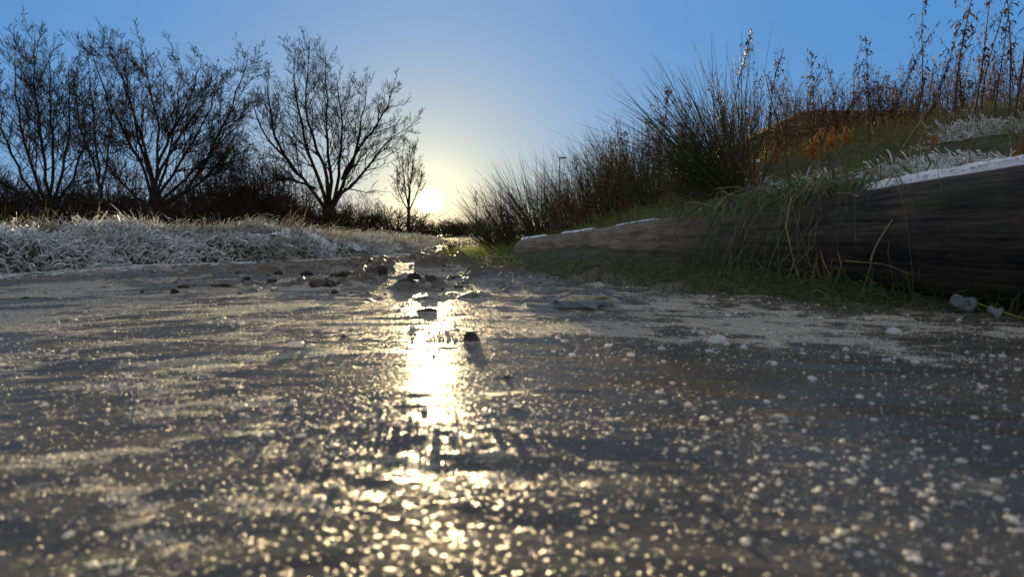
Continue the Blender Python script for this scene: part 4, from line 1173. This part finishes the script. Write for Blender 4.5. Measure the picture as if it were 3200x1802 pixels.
tag(mb.build('dry_weeds', M['thicket']), 'thicket of fine dry weed stems along the crest of the bank', 'dry weeds', kind='stuff')

# leaning dead stem, stakes, bracken
def stick(name, a, b, ra, rb_, mat, label, cat):
    t = np.linspace(0, 1, 8)[:, None]
    P = a + (b - a) * t + 0.008 * np.sin(t * np.array([5, 7, 6]))
    mb = MB(); mb.tubes((P - a)[None], np.linspace(ra, rb_, 8)[None], 6)
    o = mb.build(name, mat); o.location = tuple(a)
    return tag(o, label, cat)
a = at(2805, 392, 2.6); a[2] = ter(a[0], a[1])
stick('dead_stem', a, at(3050, 112, 2.5), 0.0026, 0.0016, M['straw'], 'long pale dead stem leaning diagonally in front of the tall weeds', 'dead stem')
a = at(2395, 540, 2.15); stick('dead_stem', a + np.array([0, 0, -0.12]), at(2130, 40 + 200, 2.3), 0.0030, 0.0010, M['rush'], 'dark arching stem crossing the biggest rush clump', 'dead stem')
a = at(2480, 560, 2.2); stick('dead_stem', a + np.array([0, 0, -0.08]), at(2400, 230, 2.3), 0.0036, 0.0014, M['weedstem'], 'dark curved stem leaning back towards the rushes behind the log', 'dead stem')
a = at(2598, 570, 2.0); a2 = at(2600, 478, 2.0); stick('dead_stem', a + np.array([0, 0, -0.05]), a2, 0.0028, 0.0024, M['weedstem'], 'short upright dark stick in the frosted blades behind the log', 'dead stem')
def straw(name, pts, rad, mat, label):
    Q = resample(np.array(pts), 12); mb = MB(); mb.tubes((Q - Q[0])[None], np.linspace(rad, rad * 0.5, 12)[None], 5)
    o = mb.build(name, mat); o.location = tuple(Q[0]); return tag(o, label, 'grass stalk')
straw('grass_stalk', [at(2720, 815, 1.42), at(2740, 760, 1.42), at(2810, 655, 1.44)], 0.0022, M['straw'], 'single pale grass stalk slanting in front of the black log')
straw('grass_stalk', [at(2640, 815, 1.38), at(2770, 825, 1.36), at(2850, 860, 1.34)], 0.0013, M['straw'], 'pale grass stalk bent flat across the foot of the log')
def stub(px, py0, py1, Y, rad, mat, label, cap=False):
    a = at(px, py0, Y); b = at(px, py1, Y); h = b[2] - a[2]
    r = np.random.default_rng(int(px))
    root = empty('broken_stem', (a[0], a[1], a[2] - 0.03)); tag(root, label, 'broken stem')
    m = 10; th = np.arange(m) * 2 * pi / m
    V = []
    for j, zz in enumerate((0, 0.5 * (h + .03), h + .03)):
        rr = rad * (1 + 0.15 * r.normal(size=m))
        V.append(np.stack([np.cos(th) * rr, np.sin(th) * rr, zz + (r.normal(0, rad * 0.5, m) if j == 2 else np.zeros(m))], -1))
    V = np.array(V); i = np.arange(3 * m).reshape(3, m)
    Fq = np.stack([i[:-1], np.roll(i[:-1], -1, 1), np.roll(i[1:], -1, 1), i[1:]], -1).reshape(-1, 4)
    V = np.vstack([V.reshape(-1, 3), [[0, 0, h + .03]]])
    Ft = np.array([(3 * m, i[2][j], i[2][(j + 1) % m]) for j in range(m)])
    mesh_obj('stalk', V, [Fq, Ft], mat, root, smooth=False)
    if cap: lump('snow_cap', 0, 0, h + .028, rad * 2.6, rad * 2.6, rad * 1.3, 7, M['snow'], ICO2, 0.3, root)
M['orange'] = leafy('orange_stalk', (0.42, 0.18, 0.05), (0.28, 0.11, 0.03), 0.3, 60.0)
stub(2915, 475, 425, 2.5, 0.010, M['orange'], 'short orange broken stalk standing in the grass above the log')
stub(2362, 560, 505, 2.7, 0.010, M['orange'], 'snow capped broken stalk beside the base of the biggest rushes', True)

def bracken(px, py0, py1, Y, lean, label):
    a = at(px, py0, Y); a[2] = max(ter(a[0], a[1]), a[2] - 0.02); h = at(px, py1, Y)[2] - a[2]
    r = np.random.default_rng(int(px))
    root = empty('bracken_frond', a); tag(root, label, 'bracken', 'orange bracken fronds on the bank')
    k = 14; q = np.linspace(0, 1, k)
    P = np.stack([lean * h * q ** 1.5, -0.1 * h * q, h * q], -1)
    mb = MB(); mb.tubes(P[None], (0.0016 * (1 - q) + 0.0006)[None], 4); mb.build('stem', M['orange'], root)
    mb = MB()
    for t_ in np.linspace(0.06, 0.98, 22):
        c = np.array([np.interp(t_, q, P[:, j]) for j in range(3)])
        for sg in (-1, 1):
            ln = h * 0.36 * (1 - t_) ** 0.75 + 0.006
            dr = unit(np.array([sg * 0.75, r.normal(0, 0.5), -0.55 + r.normal(0, 0.25)]))
            kk = 6; tq = np.linspace(0, 1, kk)[:, None]
            Q = c + dr * ln * tq + np.array([0, 0, -0.25 * ln]) * tq ** 2
            W = ln * 0.16 * np.array([0.5, 1, 0.85, 0.6, 0.35, 0.05]) * r.uniform(0.7, 1.3, kk)
            mb.ribbons(Q[None], W[None], unit(np.array([[0.2, r.normal(0, 0.7), 0.8]])))
    mb.build('leaflets', M['bracken'], root)
bracken(2532, 470, 395, 2.9, 0.35, 'brightest orange bracken frond leaning over on the crest of the bank')
bracken(2592, 452, 392, 3.0, 0.1, 'orange bracken frond standing second along the crest')
bracken(2640, 440, 392, 3.05, -0.1, 'dull orange bracken frond, third and most hidden in dry stems')
bracken(2425, 485, 440, 3.1, -0.1, 'dim brown bracken frond below the shed roof')
bracken(3185, 470, 370, 2.0, 0.5, 'tall brown bracken frond above the snow at the edge of the photo')

# frosted fallen leaves by the foot of the log
def flat_leaf(px, py, w, h, label, seed):
    x, y = on_ice(px, py + h // 2); x, y = x * 0.90, y * 0.90; a = np.array([x, y, 0.014])
    k = y / F; n = 9
    r = np.random.default_rng(seed)
    V = []; us = np.linspace(-1, 1, 15); vs = np.linspace(-1, 1, n)
    for v in vs:
        for u in us:
            e = (1 - abs(u) ** 2.6) ** 0.5 * (1 + 0.06 * sin(u * 17))
            V.append((u * w / 2 * k, v * e * h * 0.35 * k, h * k * 0.5 + v * e * h / 2 * k + 0.003 * sin(u * 4 + v * 3) + 0.004 * u * u))
    i = np.arange(n * 15).reshape(n, 15)
    Fq = np.stack([i[:-1, :-1], i[:-1, 1:], i[1:, 1:], i[1:, :-1]], -1).reshape(-1, 4)
    root = empty('fallen_leaf', a, r.uniform(-0.3, 0.3)); tag(root, label, 'leaf')
    o = mesh_obj('blade', np.array(V), Fq, M['frostleaf'], root)
    md = o.modifiers.new('thickness', 'SOLIDIFY'); md.thickness = 0.0012
    mb = MB(); mb.tubes(np.array([[(w / 2 * k, 0, h * k * 0.5), (w * 0.8 * k, -0.01, h * k * 0.25), (w * 1.1 * k, -0.03, 0.0)]]), np.full((1, 3), 0.0013), 5); mb.build('stalk', M['yellow'], root)
M['yellow'] = leafy('yellow_stalk', (0.30, 0.26, 0.05), (0.22, 0.22, 0.05), 0.3, 40)
flat_leaf(3010, 945, 84, 44, 'large pale frosted leaf propped in the grass at the foot of the log', 1)
flat_leaf(3110, 972, 46, 26, 'small pale frosted leaf with a yellow stalk beside the larger leaf', 2)
